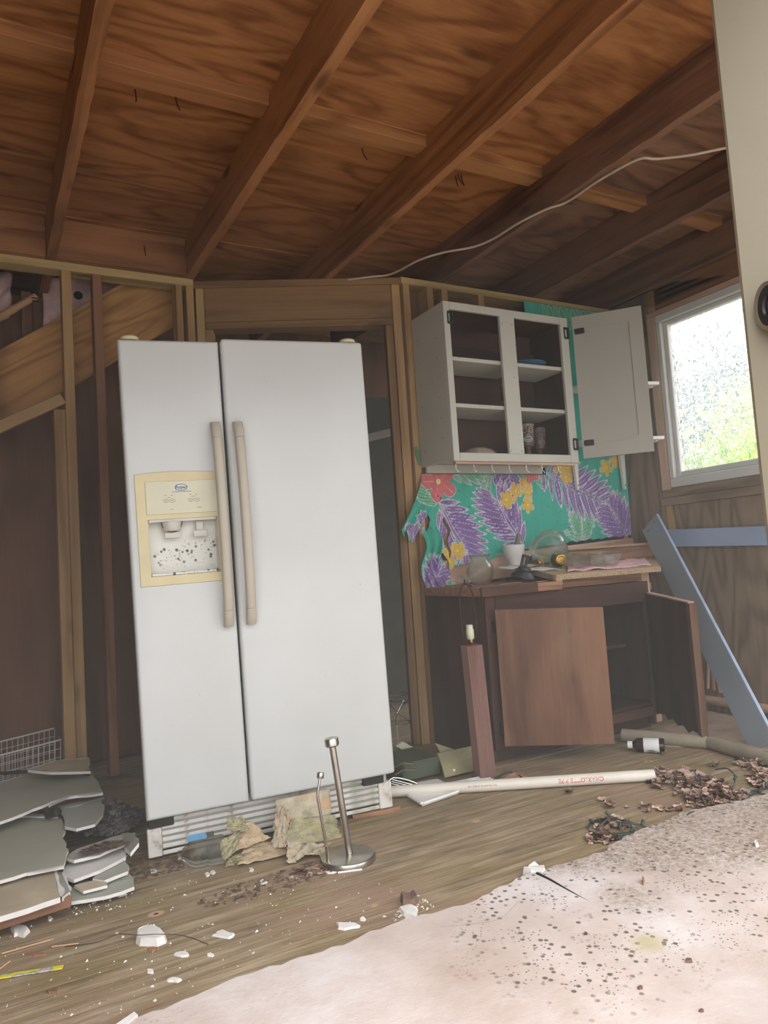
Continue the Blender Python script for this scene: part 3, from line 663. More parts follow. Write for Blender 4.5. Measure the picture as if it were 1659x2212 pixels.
for cx, w, z0, z1, rr in ((.135, .048, 1.03, 1.0505, .032), (.226, .044, 1.03, 1.0505, .019)):
    fb('paddle', (cx - w / 2, .012, z0), (cx + w / 2, .020, z1), 'clearplastic', dz, bev=.004, seg=2)
    fb('paddle_arm', (cx - .012, .022, z1 - .01), (cx + .012, .028, 1.083), 'clearplastic', dz)
lathe('ice_chute', [(.034, .0), (.032, -.022), (.026, -.03), (.024, -.028), (.03, 0)], M_['clearplastic'], dz, FR @ T(.135, .02, 1.083), 24)
bm = bmesh.new(); bm_tube(bm, [(.033 * math.cos(a), 0, -.033 * math.sin(a)) for a in [PI * i / 16 for i in range(17)]], .0013, 6)
link('chute_ring', me_of(bm), M_['black'], dz, FR @ T(.135, .004, 1.083), smooth=50)
# printing on the panel
def ink(me, x, z, m, par=dz, y=-.0088): return link('printing', me, M_[m], par, FR @ T(x, y, z) @ RX(PI / 2))
oval = [(.021 * math.cos(2 * PI * i / 40), .0105 * math.sin(2 * PI * i / 40), 0) for i in range(40)]
def ell(rx, ry, k=1.0):
    bm = bmesh.new(); bm_tube(bm, [(rx * math.cos(2 * PI * i / 32), ry * math.sin(2 * PI * i / 32), 0) for i in range(32)], .0009 * k, 4, True); return me_of(bm)
ink(ell(.0195, .0105), .171, 1.195, 'blueink'); ink(text_me('Roper', .0142, .0003), .171, 1.1952, 'blueink')
ink(text_me('BY WHIRLPOOL CORPORATION', .0042, .0002), .172, 1.1805, 'blueink')
for x in (.120, .141, .200, .2195):
    ink(ell(.0085, .0058, .5), x, 1.152, 'greyink'); ink(box_me(.009, .0012, .0003), x, 1.152, 'greyink')
for x in (.1195, .1395, .199, .2185): ink(box_me(.006, .0016, .0003), x, 1.170, 'greyink')
for x, z, w in ((.130, 1.1625, .009), (.2095, 1.1635, .013), (.137, 1.124, .009), (.226, 1.1265, .018)): ink(box_me(w, .0013, .0003), x, z, 'greyink')
# handles: bowed grips with end caps
def handle(x, lean):
    N = 22; ys = lambda t: -.018 - .04 * (1 - (2 * t - 1) ** 2) ** .55
    def prof(t0, t1, n, grow=0):
        bm = bmesh.new(); rings = []
        for i in range(n + 1):
            t = t0 + (t1 - t0) * i / n; z = 1.408 - .684 * t; y = ys(t); hw = .0155 + grow; xx = x + lean * (t - .5) * 2 * .0
            sec = [(-hw, .012), (-hw, -.004), (-hw * .6, -.011), (hw * .6, -.011), (hw, -.004), (hw, .012)]
            rings.append([bm.verts.new((a + xx - x, b + y, z - 1.066)) for a, b in sec])
        for a, b in zip(rings[:-1], rings[1:]):
            for k in range(6): bm.faces.new((a[k], a[(k + 1) % 6], b[(k + 1) % 6], b[k]))
        bm.faces.new(rings[0]); bm.faces.new(rings[-1]); return me_of(bm)
    h = link('handle', prof(.0805, .9195, N), M_['handle'], fr, FR @ T(x, 0, 1.066), smooth=50)
    for t0, t1 in ((0, .0795), (.9205, 1)):
        link('end_cap', prof(t0, t1, 4, .0003), M_['handle'], h, FR @ T(x, 0, 1.066), smooth=50)
    for zz in (1.395, .738): fb('handle_foot', (x - .012, -.02, zz - .012), (x + .012, -.0005, zz + .012), 'handle', h)
handle(.2945, 0); handle(.3690, 0)
for x in (.040, .800):
    lathe('hinge_cover', [(0, .014), (.026, .014), (.030, .010), (.031, 0), (0, 0)], M_['cream'], fr, FR @ T(x, .035, FH_ + (.001 if x > .4 else -.009)), 28)
# louvred kick grille
gr = fb('kick_grille', (.03, .078, .02), (FW_ - .012, .085, .125), 'dark', bev=0)
for x0, x1 in ((-.0, .045), (FW_ - .05, FW_ + .0)): fb('end_block', (x0, .052, .006), (x1, .077, .098), 'grille', gr, bev=.003)
for i in range(6): fb('slat', (.046, .054, .008 + i * .0205), (FW_ - .051, .061, .0212 + i * .0205), 'grille', gr, bev=.003)
for x in (.055, FW_ - .06): fb('hinge_bracket', (x - .05, .045, .1), (x + .03, .0775, .136), 'blackiron', gr)
for x in (.06, FW_ - .06): fb('foot', (x - .02, .12, -.002), (x + .02, .16, .0195), 'black')

# ================================================================== WALL CABINET
CX0, CX1, CZ0, CZ1, CY = 1.982, 2.782, 1.374, 2.160, 2.83
wcab = thing('wall_cabinet', 'white painted wall cabinet with two bays, its left door missing and right door open', 'cabinet', (2.38, YB, 1.374))
def cb(name, a, b, m='cabwhite', par=wcab, bev=.002): return wbox(name, a, b, M_[m], par, bev)
cb('side_panel', (CX0, CY + .019, CZ0 + .012), (CX0 + .016, YB - .012, CZ1 - .001)); cb('side_panel', (CX1 - .016, CY + .019, CZ0 + .012), (CX1, YB - .012, CZ1 - .001))
cb('top_panel', (CX0 + .017, CY + .019, CZ1 - .018), (CX1 - .017, YB - .012, CZ1 - .003)); cb('bottom_panel', (CX0 + .017, CY + .019, CZ0 + .026), (CX1 - .017, YB - .012, CZ0 + .040))
for xx in (CX0 + .0165, CX1 - .0205): cb('inner_side', (xx, CY + .026, CZ0 + .041), (xx + .004, YB - .025, CZ1 - .019), 'cab_brown', bev=0)
cb('inner_top', (CX0 + .021, CY + .021, CZ1 - .023), (CX1 - .021, YB - .025, CZ1 - .0185), 'cab_brown', bev=0)
cb('back_panel', (CX0 + .017, YB - .024, CZ0 + .041), (CX1 - .017, YB - .019, CZ1 - .019), 'cab_brown')
cb('hanging_rail', (CX0 + .017, YB - .044, 1.975), (CX1 - .017, YB - .0245, 2.03), 'cab_brown')
for z in (1.652, 1.884): cb('shelf', (CX0 + .021, CY + .022, z - .010), (CX1 - .021, YB - .046, z + .010))
ff = wcab
cb('face_stile', (CX0 - .001, CY, CZ0), (CX0 + .034, CY + .018, CZ1)); cb('face_stile', (CX1 - .052, CY, CZ0), (CX1 + .001, CY + .018, CZ1))
cb('centre_stile', (2.322, CY, CZ0 + .042), (2.417, CY + .018, CZ1 - .038))
cb('face_rail', (CX0 + .035, CY, CZ1 - .038), (CX1 - .053, CY + .018, CZ1)); cb('face_rail', (CX0 + .035, CY, CZ0), (CX1 - .053, CY + .018, CZ0 + .0415))
cb('nailing_strip', (CX0 + .01, CY + .004, CZ0 - .014), (CX1 - .02, CY + .03, CZ0 - .001), 'ledger')
cb('valance', (CX0 + .017, YB - .04, CZ0 - .02), (CX1 - .017, YB - .02, CZ0 + .025))
def hinge(par, p, ang=0, arm=True):
    M = T(p) @ RZ(ang)
    bm = bmesh.new()
    for a, s in (((0, -.003, 0.026), (.026, .005, .012)), ((0, -.003, -.026), (.026, .005, .012)), ((-.011, -.003, 0), (.007, .005, .05)), ((.010, -.003, 0), (.007, .005, .05))):
        bm_box(bm, a, s, None, .001)
    h = link('hinge', me_of(bm), M_['blackiron'], par, M)
    tube('knuckle', [M @ V((.015, -.005, -.03)), M @ V((.015, -.005, .03))], .0045, M_['blackiron'], h, n=8)
    return h
hinge(wcab, (2.014, CY, 2.078)); hh = hinge(wcab, (2.764, CY, 2.075)); hl = hinge(wcab, (2.764, CY, 1.473))
for px in (1.0, 1.0):
    pass
for x, z in ((2.336, 2.082), (2.400, 2.084), (2.333, 1.43), (2.400, 1.43)): lathe('door_bumper', [(0, -.003), (.004, -.002), (.005, 0), (0, 0)], M_['handle'], wcab, T(x, CY, z) @ RX(-PI / 2), 10)
r_ = random.Random(5)
for i in range(6):
    for x, yy in ((CX0, .09), (CX0, .27)): pass
    lathe('nail_hole', [(0, .0004), (.0028, .0004), (.0028, 0), (0, 0)], M_['rust'], wcab, T(CX0 - .0001, CY + .085, 1.50 + i * .1) @ RY(-PI / 2), 8)
    lathe('nail_hole', [(0, .0004), (.0028, .0004), (.0028, 0), (0, 0)], M_['rust'], wcab, T(CX0 - .0001, CY + .25, 1.46 + i * .115) @ RY(-PI / 2), 8)
# open right door with a recessed arched panel
dv = V((.235, -.265, 0)).normalized(); dn2 = V((dv.y, -dv.x, 0)); DL = .352
if dn2.y > 0: dn2 = -dn2
DR = Matrix((dv, V((0, 0, 1)).cross(dv), V((0, 0, 1)))).transposed().to_4x4(); DR.translation = V((2.800, 2.812, 1.393))
DH = .765
def dloc(name, a, b, m, par, bev=.002): return wbox(name, a, b, M_[m], par, bev, DR)
od = dloc('door', (0, -.006, 0), (DL, .004, DH), 'doorgrey', wcab, .001); od['label'] = 'right door, standing open'
bm = bmesh.new()   # frame raised around the panel, arch at its foot
arch = [(.285, .095), (.24, .078), (.18, .07), (.12, .078), (.067, .095)]
op = [(.067, DH - .07), (.285, DH - .07)] + arch
oo = [(0, DH), (DL, DH), (DL, 0), (.24, 0), (.18, 0), (.12, 0), (0, 0)]
def fv(pl, y): return [bm.verts.new((x, y, z)) for x, z in pl]
for y0, y1 in ((-.0065, -.0115), (.0045, .0095)):
    a, b, c, d_ = fv(oo, y0), fv(oo, y1), fv(op, y1), fv(op, y0)
    for q, w in ((a, b), (b, c), (c, d_)):
        for i in range(7): bm.faces.new((q[i], q[(i + 1) % 7], w[(i + 1) % 7], w[i]))
link('door_frame', me_of(bm), M_['doorgrey'], od, DR)
for zz in (2.075, 1.473):
    p = DR @ V((.035, -.0145, zz - 1.393)); R = DR.copy(); R.translation = p
    link('hinge_leaf', box_me(.05, .005, .03, .004, 2), M_['blackiron'], od, R)
# cup hooks under the cabinet
for i, px in enumerate((985, 1024, 1063, 1100, 1137, 1171, 1206)):
    x = OY(px, 1003, CY + .01).x
    tube('cup_hook', [(x, CY + .012, CZ0 - .0145), (x, CY + .012, CZ0 - .042)] + [(x + .010 * math.sin(a), CY + .012 - .004 * math.sin(a), CZ0 - .042 - .010 + .010 * math.cos(a)) for a in [PI * k / 6 for k in range(1, 9)]], .0016, M_['chrome'], wcab, n=6)
# things inside it
pl_ = lathe('plate', [(0, .008), (.075, .009), (.098, .016), (.12, .026), (.121, .023), (.09, .006), (.06, 0), (0, 0)], M_['plate_blue'], None, T(2.57, 2.965, 1.8945))
tag(pl_, 'blue plate lying on the upper shelf in the right bay of the wall cabinet', 'plate')
bw = lathe('shell_bowl', [(.104, 0), (.098, .012), (.075, .034), (.045, .046), (0, .05), (0, .046), (.044, .042), (.072, .030), (.095, .010), (.100, 0), (.104, 0)], M_['shell'], None, T(2.225, 2.965, 1.4145), 36)
tag(bw, 'mottled shell-like bowl turned upside down at the bottom left of the wall cabinet', 'bowl')
def tiki(x, y, z, s, face, label, mb, me_, mm):
    t = thing('mask_mug', label, 'mug', (x, y, z), 'carved mask mugs in the wall cabinet')
    M = T(x, y, z) @ RZ(face)
    lathe('cup', [(0, 0), (.024 * s, 0), (.024 * s, .006), (.013 * s, .012), (.017 * s, .024), (.012 * s, .034), (.016 * s, .046), (.02 * s, .052), (.032 * s, .056), (.037 * s, .075), (.038 * s, .13), (.036 * s, .150), (.039 * s, .152), (.039 * s, .172), (.035 * s, .172), (.032 * s, .07), (0, .066)], M_[mb], t, M, 26)
    def arc(name, pts, r, m):
        P = [M @ V((.0395 * s * math.sin(a), -.0395 * s * math.cos(a), .055 + z_ * .72)) for a, z_ in pts]
        tube(name, P, r, M_[m], t, n=6)
    for sg in (-1, 1):
        arc('eye', [(sg * .45 + .33 * math.cos(q), .108 + .016 * math.sin(q)) for q in [2 * PI * k / 14 for k in range(15)]], .0022, me_)
        arc('brow', [(sg * (.1 + .75 * k / 6), .128 + .008 * math.sin(PI * k / 6)) for k in range(7)], .003, mm)
    arc('mouth', [(.55 * math.cos(q), .045 + .018 * math.sin(q)) for q in [2 * PI * k / 18 for k in range(19)]], .0034, me_)
    arc('teeth', [(-.4 + .8 * k / 6, .045 - .004 * math.sin(PI * k / 6)) for k in range(7)], .003, me_)
    arc('nose', [(0, .12), (0, .1), (0, .082)], .006, mb); arc('nostril', [(-.2, .08), (0, .076), (.2, .08)], .004, mm)
    arc('headband', [(-1.3 + 2.6 * k / 14, .146 + .004 * (k % 2)) for k in range(15)], .0022, me_)
tiki(2.505, 2.905, 1.4145, 1.0, math.radians(-32), 'brown mask mug with pale blue eyes and mouth, front right bay of the cabinet', 'tiki', 'tikiblue', 'tikiorange')
tiki(2.655, 2.985, 1.4145, .95, math.radians(-20), 'dark mask mug behind the brightly painted one, right bay of the cabinet', 'tiki', 'stone_d', 'stone_d')
tiki(2.425, 2.94, 1.6625, .95, math.radians(-35), 'mask mug half hidden behind the centre stile on the middle shelf', 'tiki', 'tikiblue', 'stone_d')

# end shelf unit beyond the open door
es = thing('end_shelf', 'small white open shelf unit on tapered uprights between cabinet and window', 'shelf', (3.2, 3.1, 1.25))
for x in (3.005, 3.385):
    q = [V((x - .02, 3.10, 2.12)), V((x + .02, 3.10, 2.12)), V((x + .02, 3.10, 1.50)), V((x + .008, 3.10, 1.262)), V((x - .004, 3.10, 1.262)), V((x - .02, 3.10, 1.50))]
    prism('upright', q, .018, M_['trimwhite'], es, (0, -1, 0))
    lathe('screw_hole', [(0, .001), (.004, .001), (.004, 0), (0, 0)], M_['rust'], es, T(x + .003, 3.0815, 1.285) @ RX(PI / 2), 10)
for z in (1.842, 1.528):
    prism('shelf', [(2.96, 3.078, z), (2.96, 2.96, z), (3.1, 2.86, z), (3.395, 2.775, z), (3.405, 2.80, z), (3.405, 3.078, z)], .018, M_['trimwhite'], es)
    board('bracket', (3.385, 3.076, z - .05), (3.385, 2.82, z - .0185), .012, .018, M_['trimwhite'], es, (0, 0, 1))

# ================================================================== BASE CABINET AND COUNTER
BX0, BX1, BY, BH = 1.93, 2.955, 2.60, .735
bc = thing('base_cabinet', 'dark brown plywood base cabinet with two sagging doors under the counter', 'cabinet', (2.45, 2.85, 0))
def bb(name, a, b, m='cab_brown', par=bc, bev=.002): return wbox(name, a, b, M_[m], par, bev)
bb('side_panel', (BX0, BY + .02, .012), (BX0 + .016, YB - .045, BH)); bb('side_panel', (BX1 - .016, BY + .021, .02), (BX1, YB - .045, BH))
bb('bottom_shelf', (BX0 + .017, BY + .02, .115), (BX1 - .017, YB - .046, .131)); bb('inner_shelf', (BX0 + .017, BY + .16, .395), (BX1 - .02, YB - .046, .412))
bb('toe_board', (BX0 + .017, BY + .06, .0), (BX1, BY + .076, .085)); bb('lower_rail', (BX0 + .055, BY, .07), (BX1 - .04, BY + .018, .114))
bb('face_stile', (BX0 - .001, BY, .07), (BX0 + .054, BY + .019, BH)); bb('face_stile', (BX1 - .039, BY, .07), (BX1, BY + .019, BH - .09))
bb('face_rail', (BX0 + .055, BY, BH - .10), (BX1, BY + .019, BH)); bb('back_panel', (BX0 + .017, YB - .062, .0), (BX1 + .1, YB - .047, BH - .01), 'panel')
board('brace', (2.74, 2.80, .62), (2.70, 2.96, .42), .05, .02, M_['cab_brown'], bc, (1, 0, 0)); board('brace', (2.35, 2.8, .70), (2.30, 2.95, .50), .05, .02, M_['cab_brown'], bc, (1, 0, 0))
# ajar left door
def swing(name, hx, hy, fx, fy, z0a, z1a, z0b, z1b, t, m, par, raggd=False, label=None):
    """door slab from hinge edge to free edge with its own sag, thickness towards the room"""
    a, b = V((hx, hy, 0)), V((fx, fy, 0)); d = (b - a).normalized(); nn = V((d.y, -d.x, 0))
    bm = bmesh.new(); N = 14 if raggd else 1; r2 = random.Random(2); row = []
    org = V((hx, hy, z0a)); R = Matrix((d, V((0, 0, 1)).cross(d), V((0, 0, 1)))).transposed().to_4x4(); R.translation = org; Ri = R.inverted()
    for i in range(N + 1):
        s = i / N; p = a.lerp(b, s); zb = z0a + (z0b - z0a) * s; zt = z1a + (z1b - z1a) * s
        if raggd: zb += r2.uniform(-.012, .02) if i not in (0,) else 0; zt += r2.uniform(-.003, .003)
        row.append([bm.verts.new(Ri @ V((q.x, q.y, z))) for q, z in ((p, zb), (p, zt), (p + nn * t, zt - .001), (p + nn * t, zb + (r2.uniform(-.012, .012) if raggd else 0)))])
    for u, v in zip(row[:-1], row[1:]):
        for k in range(4): bm.faces.new((u[k], u[(k + 1) % 4], v[(k + 1) % 4], v[k]))
    bm.faces.new(row[0]); bm.faces.new(row[-1])
    # grain runs upright: mesh x must be vertical
    me = me_of(bm); me.transform(RY(PI / 2)); R = R @ RY(-PI / 2)
    o = link(name, me, M_[m], par, R)
    if label: o['label'] = label
    return o
d1 = swing('door', 1.957, 2.575, 2.377, 2.356, .093, .677, .070, .657, .016, 'door_brown', bc, label='left door, reddish brown and hanging ajar')
d2 = swing('door', BX1 + .002, BY - .005, 2.795, 2.205, .085, .672, .055, .640, .024, 'cab_brown', bc, True, label='right door, wide open with a rotted bottom edge')
nn_ = (V((2.795, 2.205, 0)) - V((2.957, 2.595, 0))).normalized(); n2 = V((nn_.y, -nn_.x, 0)); e0 = V((2.795, 2.205, 0)) - nn_ * .012 + n2 * .012
board('split_edge', e0 + V((0, 0, .052)), e0 + V((0, 0, .641)), .03, .034, M_['edge_brown'], d2, nn_, rough=.003, seed=9); board('chipped_top', V((2.957, 2.595, .676)) + n2 * .012 + nn_ * .02, e0 + V((0, 0, .644)), .03, .006, M_['ledger'], d2, n2, rough=.002, seed=6)
for z in (.60, .16): hg = link('hinge', box_me(.008, .03, .05, .002), M_['rust'], bc, T(BX0 + .03, BY - .005, z))
# open ply deck and particle-board top
dk = prism('counter_deck', [(1.885, 2.575, .775), (2.36, 2.575, .775), (2.36, 2.665, .775), (2.985, 2.665, .775), (2.985, YB - .046, .775), (1.93, YB - .046, .775)], .0385, M_['rawply']); tag(dk, 'bare dark plywood deck on the brown base cabinet, under the broken counter', 'deck')
wbox('front_edge', (1.885, 2.556, .735), (2.2, 2.574, .776), M_['cab_brown'], None).name
fe = bpy.data.objects['front_edge']; fe.parent = dk; fe.matrix_parent_inverse = WM[dk.name].inverted(); WM[fe.name] = fe.matrix_basis.copy()
lg = wbox('support_post', (3.005, 2.70, 0), (3.085, 2.745, .7735), M_['ledger']); tag(lg, 'pale pine leg propping the right end of the counter', 'post')
ct = thing('countertop', 'broken particle-board countertop piece with a mitred right end and a backsplash', 'countertop', (2.7, 2.8, .776))
zt = .803; TILT = .13
def tl(p, k=0): return V((p.x, p.y, zt + TILT * (p.y - 2.59) + k))
q = [V((2.335, 2.60, 0)), V((2.7, 2.595, 0)), V((3.05, 2.59, 0)), V((3.43, 2.955, 0)), V((3.0, 2.975, 0)), V((2.42, 2.98, 0))]
q = [tl(v) for v in q]
tp = prism('top', q, .026, M_['particle'], ct)
lip = prism('rolled_nose', [q[0] + V((0, -.001, 0)), q[0] + V((.03, -.003, 0)), q[0] + V((.03, -.003, -.045)), q[0] + V((.004, -.001, -.045)), q[0] + V((-.006, 0, -.02))], .02, M_['particle'], ct, (0, -1, 0))
zb = tl(V((0, 2.955, 0))).z
bs = prism('backsplash', [(2.72, 2.955, zb + .001), (3.428, 2.957, zb + .001), (3.428, 2.957, zb + .075), (2.72, 2.955, zb + .065)], .022, M_['rawply'], ct, (0, 1, 0))
prism('backsplash_cap', [(2.70, 2.925, zb + .078), (3.432, 2.93, zb + .083), (3.445, 2.985, zb + .083), (2.76, 2.985, zb + .078)], .012, M_['particle'], ct)
prism('back_cleat', [(2.45, 2.955, zb - .03), (3.40, 2.955, zb - .03), (3.40, 2.975, zb - .03), (2.45, 2.975, zb - .03)], zb - .03 - .7765, M_['rawply'], ct)
lw = wbox('lower_wall_shelf', (3.1, 3.0, .66), (3.44, 3.10, .70), M_['ledger']); tag(lw, 'short pale ledge on the corner wall right of the counter', 'ledge')
# ================================================================== PRINTED CLOTH ON THE CABINET WALL
def zc(zx, zy): return (840 + zx / 2.9625, 980 + zy / 2.9625)
CLY = YB - .012
def cl(zx, zy):
    p = OY(*zc(zx, zy), CLY); return (p.x, p.z)
lin = lambda r, g, b: np.array(s2l(r, g, b)[:3], np.float32)
TEAL, PURP, WHT, YEL, PINK, GRN, BLK = lin(74, 176, 154), lin(136, 108, 164), lin(214, 208, 214), lin(222, 184, 74), lin(214, 116, 116), lin(92, 178, 132), lin(52, 46, 50)
def seg_sdf(P, a, b, wmax, sharp=.8):
    d = b - a; L = np.linalg.norm(d) + 1e-9; d = d / L; r = P - a; t = (r @ d) / L; s = np.abs(r @ np.array([-d[1], d[0]]))
    tt = np.clip(t, 0, 1); w = wmax * np.sin(PI * tt ** sharp) ** .75
    return s - w + np.where((t < 0) | (t > 1), np.maximum(-t, t - 1) * L, 0), s
def paint(P, col, pts, D, line=.0024, vein=None):
    col[D < 0] = pts
    col[np.abs(D + .0005) < line] = WHT
    if vein is not None: col[(vein < .0012) & (D < -.002)] = WHT
def frond(P, col, base, tip, n, L0, wl, ang=55, sides=(1, -1), c=PURP, bend=0, shape=.7):
    """split leaf: pointed leaflets off a midrib, white batik outline"""
    a, b = np.array(cl(*base)), np.array(cl(*tip)); d = b - a; L = np.linalg.norm(d); d /= L; nn = np.array([-d[1], d[0]])
    D = np.full(len(P), 9.0, np.float32); Vn = np.full(len(P), 9.0, np.float32)
    for s in sides:
        for i in range(n):
            t = (i + .35) / n; o = a + d * L * t + nn * bend * math.sin(PI * t) * s
            le = L0 * (math.sin(PI * (.12 + .8 * t)) ** shape); th = math.radians(ang * (1 - .45 * t))
            e = o + (d * math.cos(th) + nn * s * math.sin(th)) * le
            dd, ss = seg_sdf(P, o, e, wl * (.75 + .4 * math.sin(PI * t))); D = np.minimum(D, dd); Vn = np.minimum(Vn, np.where(dd < 0, ss, 9))
    dd, ss = seg_sdf(P, a, b, wl * .9, 1.0); D = np.minimum(D, dd)
    paint(P, col, c, D, vein=Vn); m = (np.abs(ss) < .0022) & (dd < .003); col[m] = WHT
def flower(P, col, c, r, pet, color, rot=0):
    c = np.array(cl(*c)); q = P - c; rho = np.linalg.norm(q, axis=1); th = np.arctan2(q[:, 1], q[:, 0]) + rot
    R = r * (.42 + .58 * np.abs(np.cos(th * pet / 2)) ** .55); D = rho - R
    paint(P, col, color, D, .0016); rays = (np.abs(np.sin(th * pet / 2 + PI / 2 * 0)) < .06) & (rho < R * .9) & (rho > r * .12)
    col[rays] = WHT * .9; col[rho < r * .12] = lin(240, 226, 160)
def cloth_colours(P):
    col = np.tile(TEAL, (len(P), 1)); f = frond
    f(P, col, (640, 110), (610, 215), 4, .10, .014, 25, (1, -1), GRN); f(P, col, (380, 130), (570, 110), 5, .12, .014, 50, (1, -1), GRN); f(P, col, (300, 330), (190, 190), 7, .14, .017, 48, (1, -1), GRN)
    f(P, col, (1235, 555), (1225, 420), 7, .14, .014, 62, (1, -1), GRN); f(P, col, (1105, 495), (1210, 548), 4, .05, .012, 30, (1, -1), GRN); f(P, col, (1000, 225), (930, 120), 4, .08, .019, 40, (1, -1), GRN)
    f(P, col, (750, 90), (765, 190), 4, .12, .021, 62, (1, -1), PURP); f(P, col, (680, 220), (720, 110), 3, .09, .02, 40, (1, -1), PURP)
    f(P, col, (310, 300), (500, 650), 9, .21, .0195, 62, (1,), PURP); f(P, col, (310, 350), (430, 600), 6, .17, .0165, 40, (-1,), PURP)
    f(P, col, (850, 590), (640, 250), 9, .225, .0185, 58, (1,), PURP); f(P, col, (850, 590), (690, 300), 7, .21, .018, 44, (-1,), PURP)
    f(P, col, (960, 110), (1400, 330), 11, .205, .0185, 68, (1, -1), PURP); f(P, col, (1560, 600), (1400, 340), 9, .20, .019, 62, (1, -1), PURP)
    f(P, col, (215, 870), (300, 725), 6, .12, .016, 60, (1, -1), PURP); f(P, col, (420, 760), (490, 680), 3, .07, .014, 40, (1, -1), PURP)
    f(P, col, (240, 470), (195, 410), 3, .06, .014, 40, (1, -1), PURP); f(P, col, (150, 570), (140, 480), 4, .07, .013, 50, (1, -1), PURP)
    for c, r, ro in (((865, 205), .050, .2), ((800, 240), .050, .5), ((745, 295), .054, .1), ((880, 250), .040, .9), ((880, 330), .048, .4), ((430, 622), .050, .3), ((370, 630), .040, .8), ((360, 690), .044, .1), ((1085, 90), .052, .2), ((1125, 150), .050, .6), ((1140, 90), .046, 0), ((1380, 92), .054, .3), ((1440, 50), .048, .8)):
        flower(P, col, c, r, 5, YEL, ro)
    for c, r in (((310, 180), .115), ((895, 125), .065), ((870, 660), .05)): flower(P, col, c, r, 5, PINK, .6)
    # mildew specks in drifts over the print
    rr = np.random.default_rng(4)
    for (zx, zy, sx, sy, n) in ((680, 430, 45, 45, 90), (1300, 280, 60, 50, 150), (480, 440, 70, 100, 50), (1230, 480, 70, 40, 40), (330, 420, 60, 90, 40), (1050, 330, 120, 100, 40), (820, 230, 80, 80, 30), (1150, 640, 100, 100, 10)):
        for _ in range(n):
            c = np.array(cl(rr.normal(zx, sx), rr.normal(zy, sy))); r = rr.uniform(.0008, .0030)
            near = (np.abs(P[:, 0] - c[0]) < r) & (np.abs(P[:, 1] - c[1]) < r)
            col[near] = BLK
    # leaf print on the strip above the cabinet
    for k in range(11):
        c0 = np.array((2.88 + .045 * k, 2.36 - .01 * (k % 2))); e = c0 + np.array((.03, -.14)); dd, ss = seg_sdf(P, c0, e, .016); (col.__setitem__(np.abs(dd + .0005) < .0018, WHT))
        m = (dd < -.002); col[m] = GRN if k < 7 else PURP * .8
    return col
def make_cloth():
    dx = .0036
    x0, x1, z0, z1 = 1.955, XW - .012, .78, 2.352
    nx, nz = int((x1 - x0) / dx), int((z1 - z0) / dx)
    X, Z = np.meshgrid(np.linspace(x0, x1, nx), np.linspace(z0, z1, nz)); 
    # outline: behind the cabinet it hangs in a band; the ragged tail at the left, scalloped hem on the ledger
    lx, lz = 0, 0
    wob = .008 * np.sin(X * 90) + .006 * np.sin(X * 37)
    hem = np.where(X < 2.085, .80 + .03 * np.sin(X * 60), np.interp(X, [2.085, 2.14, 2.4, 2.75, 3.1, 3.45], [.85, .875, .905, .952, .97, .985])) + wob * .35
    leftedge = np.interp(Z, [.78, .84, .95, 1.05, 1.15, 1.30, 1.45], [2.015, 2.0, 1.985, 2.0, 1.99, 1.972, 1.965]) + .006 * np.sin(Z * 80)
    keep = (Z > hem) & (X > leftedge) & ((Z < 1.352) | (X > 2.80) | ((Z > 2.165) & (X > 2.74)))
    tear = ((X - 2.10 - .012 * np.sin(Z * 55)) ** 2 / .010 ** 2 + (Z - 1.02) ** 2 / .10 ** 2 < 1) | ((X - 2.065) ** 2 / .012 ** 2 + (Z - .90) ** 2 / .04 ** 2 < 1)
    keep &= ~tear
    foldm = .010 * np.exp(-((X - 2.335) / .018) ** 2) + .006 * np.sin(X * 34 + 2 * Z) * np.clip((1.6 - Z), 0, 1) + .004 * np.sin(X * 71 - 3 * Z) + .016 * np.exp(-((X - 2.05) / .05) ** 2) * (1 + np.sin(Z * 60)) * np.clip(1.2 - Z, 0, 1)
    Yv = CLY - .014 - foldm
    lo = np.minimum(Z - .903, 0) ; Yv = Yv - np.where((Z < .93) & (X > 1.98), .028, 0) * np.clip((.93 - Z) / .03, 0, 1)
    P = np.stack([X.ravel(), Z.ravel()], 1).astype(np.float32); col = cloth_colours(P)
    idx = np.arange(nx * nz).reshape(nz, nx); q = keep[:-1, :-1] & keep[1:, :-1] & keep[:-1, 1:] & keep[1:, 1:]
    f = np.stack([idx[:-1, :-1][q], idx[:-1, 1:][q], idx[1:, 1:][q], idx[1:, :-1][q]], 1)
    used = np.unique(f); re_ = -np.ones(nx * nz, int); re_[used] = np.arange(len(used)); f = re_[f]
    vs = np.stack([X.ravel(), Yv.ravel(), Z.ravel()], 1)[used]; o = np.array([2.6, CLY, 1.1])
    me = bpy.data.meshes.new('cloth'); me.vertices.add(len(vs)); me.vertices.foreach_set('co', (vs - o).ravel().astype(np.float32))
    me.loops.add(len(f) * 4); me.loops.foreach_set('vertex_index', f.ravel().astype(np.int32)); me.polygons.add(len(f)); me.polygons.foreach_set('loop_start', np.arange(0, len(f) * 4, 4, dtype=np.int32)); me.update(calc_edges=True)
    set_print(me, col[used]); me.polygons.foreach_set('use_smooth', [True] * len(f))
    c = link('printed_cloth', me, M_['cloth'], None, T(*o)); tag(c, 'teal cotton cloth printed with purple fronds and yellow flowers, pinned behind the counter', 'cloth')
    return c
clo = make_cloth()
